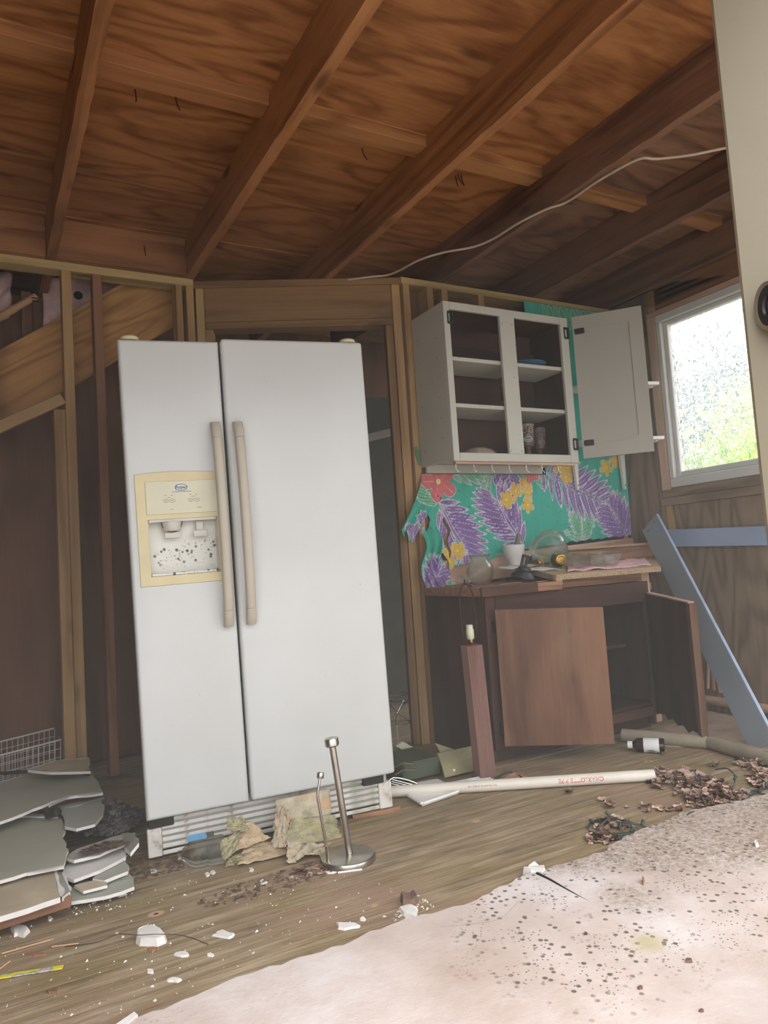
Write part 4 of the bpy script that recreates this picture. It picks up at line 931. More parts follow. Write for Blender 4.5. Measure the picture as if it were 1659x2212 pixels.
def flap():
    """torn corner folded over the wall stud"""
    A = [zc(200, 175), zc(300, 290), zc(225, 420), zc(150, 570), zc(80, 500), zc(140, 300)]
    n = 46; cs = [OY(*zc(*p), YB - .03) for p in ((210, 170), (310, 300), (150, 560), (80, 500))]
    def fn(u, v):
        p = cs[0].lerp(cs[1], u).lerp(cs[3].lerp(cs[2], u), v); p.y -= .012 * math.sin(u * 9 + v * 4) + .01 * v
        if v > .85: p.z += .018 * math.sin(u * 25) * (v - .85) / .15
        return p - cs[0]
    me = grid_me(n, n * 2, fn); P = np.array([(v.co.x + cs[0].x, v.co.z + cs[0].z) for v in me.vertices], np.float32)
    set_print(me, cloth_colours(P)); return link('torn_flap', me, M_['cloth'], clo, T(cs[0]), smooth=80)
flap()
def rag():
    o = OY(*zc(265, 620), YB - .05)
    def fn(u, v): return V(((u - .5) * .10 + .02 * math.sin(v * 8), -.015 * math.sin(u * 12 + v * 5) - .02 * v, .10 - .33 * v + .02 * math.sin(u * 14)))
    me = grid_me(24, 60, fn); P = np.array([(v.co.x + o.x, v.co.z + o.z) for v in me.vertices], np.float32); set_print(me, cloth_colours(P)); link('torn_strip', me, M_['cloth'], clo, T(o), smooth=80)
rag()
sc_ = tube('cloth_scrap', [OY(898, 965, YB - .012), OY(902, 985, YB - .014), OY(907, 1005, YB - .012)], [.006, .009, .004], flat('green_scrap', (92, 160, 120), .9), None, n=5); tag(sc_, 'little green cloth scrap stapled to the stud left of the wall cabinet', 'scrap')

# ================================================================== THINGS ON THE COUNTER
DZ = .7755
def K(px, py, dz=0.0):
    r = _ray(px, py); n_ = V((0, -TILT, 1)); p0 = V((0, 2.59, .8035 + dz)); return EYE + r * ((p0 - EYE).dot(n_) / r.dot(n_))
# rose bowl with a crimped rim
def rosebowl():
    p = F(1047, 1262, DZ); R = .067; M = T(p.x, p.y + .03, DZ) @ Matrix.Scale(1.2, 4)
    bm = bmesh.new(); n = 48; prof = [(.022, .0), (.030, .004), (.046, .018), (.056, .05), (.052, .078), (.036, .098), (.034, .104), (.045, .122)]
    rings = []
    for k_, (r, z) in enumerate(prof):
        rings.append([bm.verts.new((r * (1 + (.06 * math.sin(a * 11) if k_ == len(prof) - 1 else 0)) * math.cos(a), r * math.sin(a), z + (.003 * math.sin(a * 11) if k_ == len(prof) - 1 else 0))) for a in [2 * PI * i / n for i in range(n)]])
    for a, b in zip(rings[:-1], rings[1:]):
        for i in range(n): bm.faces.new((a[i], a[(i + 1) % n], b[(i + 1) % n], b[i]))
    bm.faces.new(rings[0][::-1])
    o = link('rose_bowl', me_of(bm), M_['glass'], None, M, smooth=60); sm = o.modifiers.new('thick', 'SOLIDIFY'); sm.thickness = .0022
    tag(o, 'round clear glass bowl with a crimped rim, at the left end of the counter', 'bowl')
rosebowl()
sg = lathe('small_glass', [(.0, .001), (.02, 0), (.024, .03), (.026, .05), (.0245, .05), (.022, .03), (.018, .004), (0, .004)], M_['glass'], None, T(2.065, 2.93, DZ + .0265) @ RX(-PI / 2)); tag(sg, 'small dusty tumbler lying behind the round glass bowl', 'glass')
mp = K(1112, 1221)
mo = lathe('mortar', [(0, .004), (.024, 0), (.027, .004), (.027, .010), (.034, .02), (.047, .055), (.051, .088), (.0505, .092), (.046, .092), (.042, .06), (.025, .028), (0, .022)], M_['stone'], None, T(mp) @ Matrix.Scale(1.15, 4), 40); tag(mo, 'pale grey stone mortar standing on the broken counter', 'mortar')
Q = V((.34, .02, .80)).normalized().to_track_quat('Z', 'Y').to_matrix().to_4x4(); Q.translation = V((mp.x + .004, mp.y, mp.z + .055)); Q = Q @ Matrix.Scale(1.15, 4)
pe = lathe('pestle', [(0, 0), (.012, .003), (.015, .015), (.012, .03), (.011, .07), (.013, .095), (.012, .098), (0, .098)], M_['stone_d'], None, Q, 20); tag(pe, 'dark grey pestle leaning out of the mortar', 'pestle')
# big glass jar on its side, base towards us
jp = K(1190, 1222); jx = V((-.74, .62, -.22)).normalized(); JM = jx.to_track_quat('Z', 'Y').to_matrix().to_4x4(); JM.translation = V((jp.x, jp.y, jp.z + .098)) - jx * .085; JM = JM @ Matrix.Scale(1.2, 4)
jar = lathe('glass_jar', [(0, .005), (.030, .002), (.040, 0), (.046, .004), (.062, .02), (.073, .05), (.072, .08), (.055, .12), (.036, .14), (.036, .152), (.041, .156), (.038, .156), (.033, .14), (.052, .118), (.068, .08), (.069, .05), (.058, .022), (.04, .008), (0, .009)], M_['glass'], None, JM, 44)
tag(jar, 'large clear glass jar tipped on its side with its base facing out', 'jar')
lathe('moulded_base', [(0, -.002), (.008, -.003), (.016, -.001), (.024, -.003), (.034, -.002), (.040, .0005), (0, .001)], M_['glass'], jar, JM, 30)
# black spouted lid
bp = F(1130, 1258, DZ)
lid = thing('carafe_lid', 'matte black plastic lid with a square loop handle on the counter edge', 'lid', (bp.x, bp.y, DZ))
LM = T(bp.x, bp.y, DZ + .022) @ Matrix.Scale(1.25, 4) @ RZ(.3) @ RX(math.radians(14)) @ RY(math.radians(8))
lathe('cap', [(0, .028), (.020, .028), (.030, .022), (.045, .008), (.047, .0), (.044, -.002), (.03, .006), (0, .010)], M_['rubberblack'], lid, LM, 36)
lathe('collar', [(0, .044), (.016, .044), (.024, .040), (.026, .0285), (0, .0285)], M_['rubberblack'], lid, LM, 28)
bm = bmesh.new()
for c, s in (((-.016, 0, .066), (.008, .010, .046)), ((.016, 0, .066), (.008, .010, .046)), ((0, 0, .086), (.04, .010, .010)), ((0, 0, .049), (.026, .010, .010))): bm_box(bm, c, s, None, .002)
link('loop', me_of(bm), M_['rubberblack'], lid, LM @ T(-.012, 0, -.002))
# tarnished knob, latch and rose
kp = K(1208, 1225); kn = thing('door_knob', 'tarnished brass door knob with its black rosette lying on the towel', 'knob', kp)
KM = T(kp.x, kp.y, kp.z + .038) @ Matrix.Scale(1.5, 4) @ RZ(math.radians(-28)) @ RX(PI / 2)
lathe('rosette', [(0, 0), (.024, 0), (.026, .004), (.022, .010), (.0, .012)], M_['black'], kn, KM @ T(0, 0, -.012), 30)
lathe('knob', [(0, .0), (.010, .0), (.011, .016), (.019, .02), (.021, .03), (.017, .036), (.012, .037), (.010, .034), (.004, .034), (0, .036)], M_['brass'], kn, KM, 30)
lp = K(1175, 1222); la = thing('brass_latch', 'brass latch and spindle lying between jar and knob', 'latch', lp)
tube('spindle', [(lp.x - .05, lp.y + .03, lp.z + .008), (lp.x + .04, lp.y, lp.z + .012)], .006, M_['brass'], la, n=6); lathe('plate', [(0, 0), (.018, 0), (.018, .004), (.008, .01), (.0, .01)], M_['brass'], la, T(lp.x - .01, lp.y + .01, lp.z + .022) @ RX(1.2), 20)
bk = prism('black_bracket', [K(1142, 1220), K(1166, 1219), K(1166, 1219) + V((-.01, .02, .045)), K(1142, 1220) + V((.02, .02, .045))], .012, M_['rubberblack'], None, (0, 1, 0)); tag(bk, 'black plastic bracket leaning behind the brass latch', 'bracket')
# towel, papers, clear tray
def cloth_strip(name, x0, x1, y0, y1, z, amp, m, nx=60, ny=16, thick=.006):
    c = V(((x0 + x1) / 2, (y0 + y1) / 2, z))
    me = grid_me(nx, ny, lambda u, v: V(((u - .5) * (x1 - x0) + .22 * (v - .5), (v - .5) * (y1 - y0) + .01 * math.sin(u * 9), thick + TILT * (v - .5) * (y1 - y0) + amp * (.5 + .5 * math.sin(u * 23 + v * 9)) * (.5 + .5 * math.sin(u * 7 - v * 5)))))
    o = link(name, me, m, None, T(c), smooth=80); s = o.modifiers.new('thick', 'SOLIDIFY'); s.thickness = thick; s.offset = -1; return o
tw = cloth_strip('pink_towel', 2.56, 3.14, 2.63, 2.86, .8035 + TILT * (2.745 - 2.59), .010, M_['towel']); tag(tw, 'crumpled pink towel spread along the broken counter', 'towel')
for i, (px, py, w, a, lb) in enumerate(((1105, 1226, .10, .3, 'brown-edged paper sheet under the mortar'), (1165, 1230, .12, -.2, 'white leaflet sticking out left of the pink towel'), (1140, 1222, .11, .1, 'pink and white leaflet beneath the brass latch'))):
    p = K(px, py); o = link('leaflet', grid_me(8, 6, lambda u, v: ((u - .5) * w * 1.4, (v - .5) * w, .004 * math.sin(u * 5 + i) ** 2 + .0012)), M_['paperwhite'] if i != 2 else M_['pinkpaper'], None, T(p.x, p.y, p.z + .001 * i) @ RX(math.atan(TILT)) @ RZ(a), smooth=80); o.modifiers.new('thick', 'SOLIDIFY').thickness = .0008; tag(o, lb, 'paper')
def tray():
    p = K(1270, 1221, .012); L, Wd, H = .30, .15, .055; M = T(p.x, p.y, p.z + .004) @ RX(math.atan(TILT)) @ RZ(-.12)
    bm = bmesh.new()
    def ring(g, z): return [bm.verts.new((x, y, z)) for x, y in ((-L / 2 - g, -Wd / 2 - g), (L / 2 + g, -Wd / 2 - g), (L / 2 + g, Wd / 2 + g), (-L / 2 - g, Wd / 2 + g))]
    a, b, c = ring(-.015, 0), ring(0, H), ring(.01, H + .001)
    for u, v in ((a, b), (b, c)):
        for i in range(4): bm.faces.new((u[i], u[(i + 1) % 4], v[(i + 1) % 4], v[i]))
    bm.faces.new(a[::-1]); o = link('clear_tray', me_of(bm), M_['glass'], None, M); o.modifiers.new('thick', 'SOLIDIFY').thickness = .002
    bm = bmesh.new(); 
    for xx in (-.04, .05): bm_box(bm, (xx, 0, H / 2), (.002, Wd - .01, H - .006))
    tag(o, 'clear rectangular plastic tray resting on the towel before the backsplash', 'tray'); link('divider', me_of(bm), M_['glass'], o, M)
tray()
# loose slivers on the dark deck
for i, (x0, y0, x1, y1, lb) in enumerate(((2.06, 2.66, 2.24, 2.72, 'thin wooden sliver on the deck by the glass bowl'), (2.22, 2.60, 2.33, 2.64, 'dark sliver lying under the black lid'), (1.96, 2.72, 2.14, 3.0, 'longest sliver slanting across the left end of the dark deck'))):
    o = board('wood_sliver', V((x0, y0, DZ + .003)), V((x1, y1, DZ + .003)), .012, .005, M_['rawply'], None, (0, 1, 0)); tag(o, lb, 'sliver')

# ================================================================== LAMP, BOARDS, PIPES
lp_ = V((1.79, 2.50, 0))
lamp = thing('table_lamp', 'square fluted wooden lamp base with a bare socket and harp, beside the brown cabinet', 'lamp', lp_)
LMx = T(lp_) @ RZ(math.radians(-12)) @ RY(math.radians(-2.0)); LH = .535
bm = bmesh.new(); n = 12; w = .034
prof2 = []
for sd in range(4):
    for i in range(n):
        t = -1 + 2 * i / n; g = .0035 * (1 if i % 2 else 0); q = (t * w, -w + g) if sd == 0 else (w - g, t * w) if sd == 1 else (-t * w, w - g) if sd == 2 else (-w + g, -t * w)
        prof2.append(q)
a = [bm.verts.new((-LH / 2, x, y)) for x, y in prof2]; b = [bm.verts.new((LH / 2, x, y)) for x, y in prof2]
for i in range(len(a)): bm.faces.new((a[i], a[(i + 1) % len(a)], b[(i + 1) % len(a)], b[i]))
bm.faces.new(a); bm.faces.new(b)
link('column', me_of(bm), M_['lampwood'], lamp, LMx @ T(0, 0, LH / 2 + .012) @ RY(-PI / 2))
link('foot', box_me(.085, .085, .012, .003), M_['lampwood'], lamp, LMx @ T(0, 0, .006))
so = lathe('socket', [(0, 0), (.008, 0), (.008, .022), (.012, .024), (.016, .03), (.0165, .062), (.014, .066), (.014, .082), (.012, .084), (0, .078)], M_['panelcream'], lamp, LMx @ T(0, 0, LH + .012), 20)
lathe('neck', [(.0095, 0), (.0095, .006), (.011, .009), (.0085, .012), (.0085, .02), (0, .02), (0, 0)], M_['brass'], so, LMx @ T(0, 0, LH + .0125), 16)
hp = [V((0, 0, LH + .03)), V((-.06, 0, LH + .05)), V((-.068, 0, LH + .15)), V((-.06, 0, LH + .215)), V((-.03, 0, LH + .255)), V((0, 0, LH + .265)), V((.03, 0, LH + .255)), V((.06, 0, LH + .215)), V((.068, 0, LH + .15)), V((.06, 0, LH + .05)), V((0, 0, LH + .03))]
Mr = LMx @ RZ(math.radians(40))
hr = tube('harp', [Mr @ p for p in spline(hp, 5)], .0028, M_['rust'], lamp, n=6); lathe('finial', [(0, .02), (.004, .018), (.003, .008), (.006, .004), (.008, 0), (0, 0)], M_['rust'], hr, Mr @ T(0, 0, LH + .265), 12)
# blue boards
p0, p1 = V((2.955, 2.05, .01)), V((3.36, 2.90, 1.045))
lb1 = thing('leaning_board', 'blue-grey painted board leaning from the floor to the window wall', 'board', p0)
bd = board('plank', p0, p1, .14, .019, M_['bluegrey'], lb1, (0, 1, -.7))
x_ = (p1 - p0).normalized(); wv = V((0, 1, -.7)); wv = (wv - x_ * wv.dot(x_)).normalized(); nv = x_.cross(wv); EG = .0713 * (1 if wv.dot(rt) > 0 else -1)
board('painted_edge', p0 + wv * EG, p1 + wv * EG, .0025, .0192, M_['blueedge'], lb1, (0, 1, -.7), bev=.0003)
for s, t_ in ((-.035, .03), (.03, .04)): lathe('screw_hole', [(0, .0006), (.005, .0006), (.005, 0), (0, 0)], M_['rust'], lb1, T(p1 - x_ * t_ + wv * s + nv * .0097) @ nv.to_track_quat('Z', 'Y').to_matrix().to_4x4(), 10)
b2a, b2b = OX(1400, 1164, XW - .022), OX(1700, 1156, XW - .022)
lb2 = board('wall_board', b2a, b2b, .098, .019, M_['blue'], None, (0, 0, 1)); tag(lb2, 'blue painted board fixed level on the window wall below the window', 'board')
# PVC pipes
def pvc(name, a, b, r, m, label, txt=None):
    a, b = V(a), V(b); d = b - a; L = d.length; Qm = d.to_track_quat('Z', 'Y').to_matrix().to_4x4(); Qm.translation = a
    o = lathe(name, [(r, 0), (r, L), (r * .86, L), (r * .86, L - .2 if L > .3 else 0), (0, L - .2 if L > .3 else 0.0), (0, 0), (r, 0)], M_[m], None, Qm, 24); tag(o, label, 'pipe')
    return o, Qm, L
pa, pb = F(815, 1712, .024), F(1412, 1674, .024)
pp, PM, PL = pvc('white_pipe', pa, pb, .0215, 'pvc', 'long white plastic pipe with red printing lying on the floor by the refrigerator')
d = (pb - pa).normalized(); side = d.cross(V((0, 0, 1))).normalized()
def pipe_text(s, size, u, ang, m='redink'):
    me = text_me(s, size, .0002); R_ = .0217
    for v in me.vertices:   # wrap the lettering round the pipe, upside down as it lies
        x, y, z = v.co; an_ = ang + y / R_; rr = R_ + z
        v.co = pa + d * (u - x) + side * (rr * math.cos(an_)) + V((0, 0, 1)) * (rr * math.sin(an_) * -1) - pp.matrix_basis.translation
    me.update(); o = link('lettering', me, M_[m], pp, T(pp.matrix_basis.translation))
uu = (F(1258, 1690, .024) - pa).dot(d)
pipe_text('CHARLOTTE PIPE', .0225, uu, -.25)
pipe_text('PVC 1120  SCH 40  ASTM D 1785', .008, uu - .38, -.3)
gp, _, _ = pvc('grey_pipe', F(1345, 1588, .03), F(1530, 1603, .028), .03, 'greypipe', 'grimy grey pipe length behind the brown bottle')
gp2, _, _ = pvc('grey_pipe', F(1534, 1604, .028), F(1690, 1650, .028), .028, 'greypipe', 'mossy grey pipe length reaching under the leaning blue board')
# brown bottle with a blank-faced label, on a pink paper
b0 = F(1436, 1611, .031); b1 = F(1372, 1609, .031); dd_ = (b1 - b0).normalized()
bt = thing('brown_bottle', 'brown glass bottle with a white label lying by the grey pipe', 'bottle', (b0.x, b0.y, 0))
Qm = dd_.to_track_quat('Z', 'Y').to_matrix().to_4x4(); Qm.translation = b0
lathe('glass', [(0, 0), (.028, 0), (.031, .004), (.031, .105), (.028, .118), (.016, .128), (.014, .132), (.014, .15), (0, .15)], M_['brownglass'], bt, Qm, 28)
lb_ = lathe('label', [(.0314, .022), (.0316, .0225), (.0316, .087), (.0314, .0875)], M_['paperwhite'], bt, Qm, 28)
lathe('cap', [(.0165, .134), (.0165, .155), (0, .155), (0, .1505), (.0145, .1505), (.0165, .134)], M_['paperwhite'], bt, Qm, 20)
bm = bmesh.new()
for i in range(9): 
    a_ = 1.0 + i * .12
    bm_box(bm, (0, 0, 0), (.0004, .0025, .045 - .012 * (i % 3)), RZ(a_ - 2.4) @ T(.0318, 0, .056))
link('label_print', me_of(bm), M_['greyink'], lb_, Qm)
pk = prism('pink_paper', [F(1365, 1612, .003), F(1430, 1618, .003), F(1432, 1626, .003), F(1400, 1624, .003), F(1372, 1620, .003)], .002, M_['pinkpaper']); tag(pk, 'torn pink paper under the brown bottle', 'paper')
# slats behind the blue board
for i, (x0, y0, x1, y1) in enumerate(((1531, 1420, 1529, 1488), (1536, 1416, 1543, 1492), (1545, 1424, 1556, 1497))):
    o = board('lath', OX(x0, y0, XW - .03), OX(x1, y1, XW - .05), .016, .006, M_['ledger'], None, (0, 1, 0)); tag(o, ['leftmost thin lath against the window wall by the brown door', 'middle thin lath against the window wall', 'rightmost thin lath against the window wall, next to the blue board'][i], 'lath')
ds = prism('dusty_floor_patch', [F(1350, 1594, .004), F(1470, 1560, .004), F(1530, 1535, .004), F(1640, 1560, .004), F(1660, 1620, .004), F(1530, 1612, .004), F(1400, 1612, .004)], .003, M_['dirt'], jit=.01); tag(ds, 'pale dusty grit between the grey pipes and the window wall', 'dust', kind='stuff')
# ================================================================== DRYWALL PILE, LEFT
def sheet(px, z, t, m, label, jit=.006, seed=1, dz=None, name='drywall_piece'):
    pts = [F(x, y, z + (dz(x, y) if dz else 0)) for x, y in px]
    o = prism(name, pts, t, M_[m], None, jit=jit, seed=seed); tag(o, label, 'drywall', 'broken drywall pieces by the refrigerator'); o['group'] = 'broken drywall pieces by the refrigerator'
    o.data.materials.append(M_['gypsum'])
    for f_ in o.data.polygons[2:]: f_.material_index = 1
    return o
def rim(o, px, z, w=.012, seed=0, m='gypsum'):
    r2 = random.Random(seed); P = [F(x, y, z + .0012) for x, y in px]; bm = bmesh.new(); a = []; b = []
    for p, q in zip(P[:-1], P[1:]):
        k = max(1, int((q - p).length / .025))
        for i in range(k):
            c = p.lerp(q, i / k); d = (q - p).normalized(); s = d.cross(V((0, 0, 1))); ww = w * r2.uniform(.35, 1.2)
            a.append(c + s * ww * .2); b.append(c - s * ww)
    a.append(P[-1]); b.append(P[-1] - s * w * .3); c0 = P[0]
    va, vb = [bm.verts.new(v - c0) for v in a], [bm.verts.new(v - c0) for v in b]; vc = [bm.verts.new(v - c0 - V((0, 0, .011))) for v in a]
    for i in range(len(a) - 1): bm.faces.new((va[i], va[i + 1], vb[i + 1], vb[i])); bm.faces.new((va[i], vc[i], vc[i + 1], va[i + 1]))
    link('torn_edge', me_of(bm), M_[m], o, T(c0))
D = 'drywall_b'
s1 = sheet([(-420, 1870), (-200, 1740), (0, 1690), (70, 1668), (120, 1660), (195, 1664), (222, 1712), (140, 1722), (110, 1732), (0, 1775), (-300, 1900)], .150, 0.0095, 'drywall', 'upper grey drywall sheet of the pile, its far edge against the studs', seed=2)
rim(s1, [(222, 1711), (150, 1718), (105, 1738)], .150, .02, 1); rim(s1, [(70, 1668), (0, 1690)], .150, .016, 7)
s0 = sheet([(60, 1663), (120, 1642), (192, 1636), (196, 1666), (110, 1668)], .20, 0.0095, 'dirtyboard', 'brownish drywall scrap standing proud at the back of the pile by the double stud', seed=12)
rim(s0, [(192, 1637), (120, 1642), (60, 1662)], .2, .014, 8)
s2 = sheet([(120, 1742), (222, 1722), (222, 1760), (205, 1780), (165, 1790), (140, 1785), (138, 1762)], .115, 0.0095, D, 'grey-green drywall piece with a curled torn paper edge, at the right of the pile', seed=3)
rim(s2, [(222, 1722), (165, 1740), (138, 1745)], .115, .018, 2)
s3 = sheet([(-420, 1935), (-150, 1830), (0, 1765), (60, 1760), (125, 1764), (142, 1788), (136, 1812), (148, 1835), (138, 1868), (60, 1884), (0, 1902), (-300, 1990)], .100, 0.0095, 'drywall', 'widest grey drywall sheet lying in the middle of the pile', seed=4)
rim(s3, [(138, 1869), (60, 1884)], .1, .014, 3); rim(s3, [(0, 1768), (60, 1762), (125, 1765)], .103, .02, 5)
s4 = sheet([(-420, 2010), (-150, 1950), (0, 1908), (60, 1895), (118, 1880), (130, 1938), (60, 1962), (0, 1980), (-300, 2080)], .078, .014, 'dirtyboard', 'stained buff-faced drywall sheet at the front of the pile', jit=.002, seed=5)
rim(s4, [(118, 1881), (131, 1937)], .078, .012, 4)
wb4 = board('gap_shade_strip', F(-300, 2082, .045), F(148, 1940, .045), .06, .03, M_['panel'], None, (0, 1, 0)); tag(wb4, 'dark strip added for the shaded gap under the buff drywall sheet', 'batten')  # dark strip standing in for the shade in the gap below the sheet
wed = sheet([(121, 1882), (134, 1884), (152, 1925), (134, 1938)], .066, .012, D, 'wedge-shaped drywall sliver beside the buff sheet', jit=.001, seed=6); rim(wed, [(134, 1884), (152, 1925)], .066, .008, 6)
s5 = sheet([(140, 1852), (165, 1834), (240, 1808), (262, 1803), (270, 1822), (215, 1845), (160, 1858)], .085, 0.0095, D, 'grey drywall strip with a bright broken edge, nearest the refrigerator corner', seed=7)
rim(s5, [(268, 1822), (225, 1838), (190, 1850)], .085, .02, 9)
s6 = sheet([(132, 1892), (150, 1862), (210, 1846), (262, 1832), (272, 1850), (215, 1880), (160, 1900)], .060, 0.0095, 'gypsum', 'drywall piece with its white core showing, in the middle of the heap', seed=8)
s7 = sheet([(200, 1898), (225, 1872), (272, 1848), (276, 1882), (225, 1902)], .048, 0.0095, D, 'five-sided grey drywall piece with a white slanting edge', seed=9); rim(s7, [(272, 1848), (225, 1873)], .049, .010, 10)
s8 = sheet([(148, 1925), (175, 1900), (232, 1905), (276, 1884), (288, 1896), (290, 1915), (230, 1935), (150, 1948)], .030, 0.0095, D, 'lowest grey drywall piece lying flat at the front right of the pile', seed=10); rim(s8, [(276, 1884), (232, 1903), (196, 1910)], .031, .016, 11)
s9 = sheet([(262, 1800), (292, 1798), (300, 1820), (282, 1842), (268, 1826)], .07, .012, D, 'small drywall flake tilted against the refrigerator corner', seed=13, dz=lambda x, y: (x - 262) * .0012)
s10 = sheet([(160, 1912), (200, 1902), (226, 1898), (232, 1912), (180, 1925)], .045, .008, 'dirtyboard', 'brown torn paper-backed scrap on the lowest drywall piece', seed=14)
def lump(n, c, s, seed, m, size=.012, name='litter', label=None, cat='litter', flatk=.5):
    """heap of small crumbs as one uncountable mass"""
    r2 = random.Random(seed); bm = bmesh.new(); c = V(c)
    for i in range(n):
        a = r2.uniform(0, 2 * PI); q = math.sqrt(r2.random()); p = V((math.cos(a) * q * s[0], math.sin(a) * q * s[1], s[2] * (1 - q) * r2.random())); d = size * r2.uniform(.4, 1.3)
        vs = [bm.verts.new(p + V((r2.uniform(-d, d), r2.uniform(-d, d), r2.uniform(0, d * flatk)))) for _ in range(4)]
        for f in ((0, 1, 2), (0, 1, 3), (1, 2, 3), (0, 2, 3)): bm.faces.new([vs[k] for k in f])
    o = link(name, me_of(bm), M_[m], None, T(c)); tag(o, label, cat, kind='stuff'); return o
lump(1500, F(232, 1778, .03), (.11, .16, .09), 1, 'fluff', .016, 'fluff_heap', 'fluffy grey heap of dust and fibre left of the refrigerator', 'dust', 1.2)
lump(420, F(225, 1832, .098), (.07, .03, .02), 2, 'litter', .010, 'crumb_heap', 'brown crumbs lying on the drywall pile', 'crumbs')
lump(800, F(330, 1872, 0), (.26, .09, .004), 3, 'litter', .009, 'floor_crumbs', 'dark crumbs scattered on the floor before the refrigerator left foot', 'crumbs')
lump(420, F(620, 1900, 0), (.26, .07, .004), 6, 'litter', .009, 'floor_crumbs', 'dark crumbs scattered under the newspapers', 'crumbs')
lump(170, F(672, 1884, 0), (.07, .03, .010), 9, 'dryleaf', .012, 'leaf_crumbs', 'curled leaf crumbs left of the steel stand foot', 'crumbs')
# black power cord with its plug over the sheets
cp_ = [F(-120, 1760, .13), F(0, 1738, .12), F(40, 1737, .118), F(80, 1748, .118), F(110, 1763, .118)]
pc = thing('power_cord', 'dark power cord with a moulded plug lying across the drywall', 'cord', cp_[0]); tube('cord', spline(cp_, 8), .0055, M_['blackcord'], pc, n=8)
board('plug', F(100, 1760, .125), F(128, 1752, .14), .03, .026, M_['blackcord'], pc, (0, 1, 0), bev=.006)
c2 = tube('dark_cable', spline([F(-60, 1675, .16), F(60, 1667, .16), F(140, 1666, .168), F(196, 1672, .155)], 8), .007, M_['blackcord'], None, n=8); tag(c2, 'thick dark cable along the back edge of the drywall pile', 'cable')

# ================================================================== ALCOVE BEHIND THE STUDS
st = thing('stair_stringer', 'wide sloping timber stringer behind the studs on the left', 'beam', (.4, 3.7, 1.9))
board('plank', OY(-380, 1060, 3.70), OY(392, 620, 3.70), .30, .04, M_['stringer'], st, (0, 0, 1))
pi_ = thing('pink_insulation', 'pink paper-faced insulation batt behind the studs at the top left', 'insulation', (.3, 3.9, 2.2))
def crump(name, a, b, c, d_, m, par, n=16, amp=.02, seed=0):
    a, b, c, d_ = V(a), V(b), V(c), V(d_); r2 = random.Random(seed); f = [r2.uniform(4, 12) for _ in range(4)]
    def fn(u, v):
        p = a.lerp(b, u).lerp(d_.lerp(c, u), v); p.y += amp * (math.sin(u * f[0] + v * f[1]) + math.sin(v * f[2] - u * f[3])); return p - a
    o = link(name, grid_me(n, n, fn), M_[m], par, T(a), smooth=80); o.modifiers.new('t', 'SOLIDIFY').thickness = .01; return o
yi = 3.95
crump('batt_face', OY(92, 600, yi), OY(300, 600, yi), OY(300, 760, yi), OY(94, 760, yi), 'pinkins', pi_, 20, .012, 1)
crump('batt_face', OY(-60, 580, yi), OY(24, 590, yi), OY(20, 690, yi), OY(-60, 690, yi), 'pinkins', pi_, 16, .02, 2)
lathe('vent_hole', [(0, .004), (.016, .004), (.018, 0), (.022, .001), (.022, -.002), (0, -.002)], M_['dark'], pi_, T(OY(169, 638, yi - .03)) @ RX(PI / 2), 20)
al = struct('wall_alcove', (.2, 4.2, 1.8))
for xa in (-2.45, -1.23, -.01): board('brown_panel', (xa + .6, 4.03, .01), (xa + .6, 4.03, RB), 1.21, .012, M_['panel'], al, (1, 0, 0))
stud(al, .205, .25, 3.96, 4.02, 1.9, RB, 'stud_red')
bm_ = tube('bamboo_pole', [OY(-110, 742, 3.80), OY(-2, 685, 3.80), OY(32, 666, 3.80), OY(33, 665.5, 3.80), OY(78, 640, 3.80)], [.0175, .0175, .0185, .0165, .0165], M_['bamboo'], None, n=14); tag(bm_, 'pale jointed pole sloping behind the leftmost stud', 'pole')
for i, (px, py) in enumerate(((82, 645), (84, 652))):
    tube('pole_bracket', [OY(px - 14, py - 2, 3.78), OY(px - 4, py - 1, 3.785), OY(px + 2, py + 2, 3.79)], .003, M_['blackiron'], bm_, n=6)
wbk = thing('wire_basket', 'white wire grid basket on the floor behind the double stud', 'basket', OY(60, 1640, 3.75))
ba, bb_, bc_, bd_ = OY(-140, 1668, 3.66), OY(131, 1598, 3.66), OY(131, 1672, 3.66), OY(-140, 1745, 3.66)
wires = []
for i in range(22): wires.append([ba.lerp(bb_, i / 21), bd_.lerp(bc_, i / 21)])
for j in range(1, 5): wires.append([ba.lerp(bd_, j / 4), bb_.lerp(bc_, j / 4)])
back = V((0, .32, 0))
for i in range(22): wires.append([bd_.lerp(bc_, i / 21), bd_.lerp(bc_, i / 21) + back])
for j in range(1, 8): wires.append([bd_ + back * j / 8, bc_ + back * j / 8])
for j in range(1, 5): wires.append([ba.lerp(bd_, j / 4) + back, bb_.lerp(bc_, j / 4) + back])
for i in range(0, 22): wires.append([ba.lerp(bb_, i / 21) + back, bd_.lerp(bc_, i / 21) + back])
w_ = tubes('wire_grid', wires, .0016, M_['trimwhite'], wbk, 5, ba); w_['kind'] = 'stuff'
tube('rim', [ba, bb_, bb_ + back, ba + back], .004, M_['trimwhite'], wbk, n=6, closed=True)
gb = wbox('grey_crate', OY(252, 1560, 4.1) + V((0, 0, -.0)), OY(330, 1640, 4.1) + V((0, .25, 0)), M_['drywall_b']); tag(gb, 'dim grey crate in the alcove behind the refrigerator side', 'crate')
_gz = gb.matrix_basis.translation

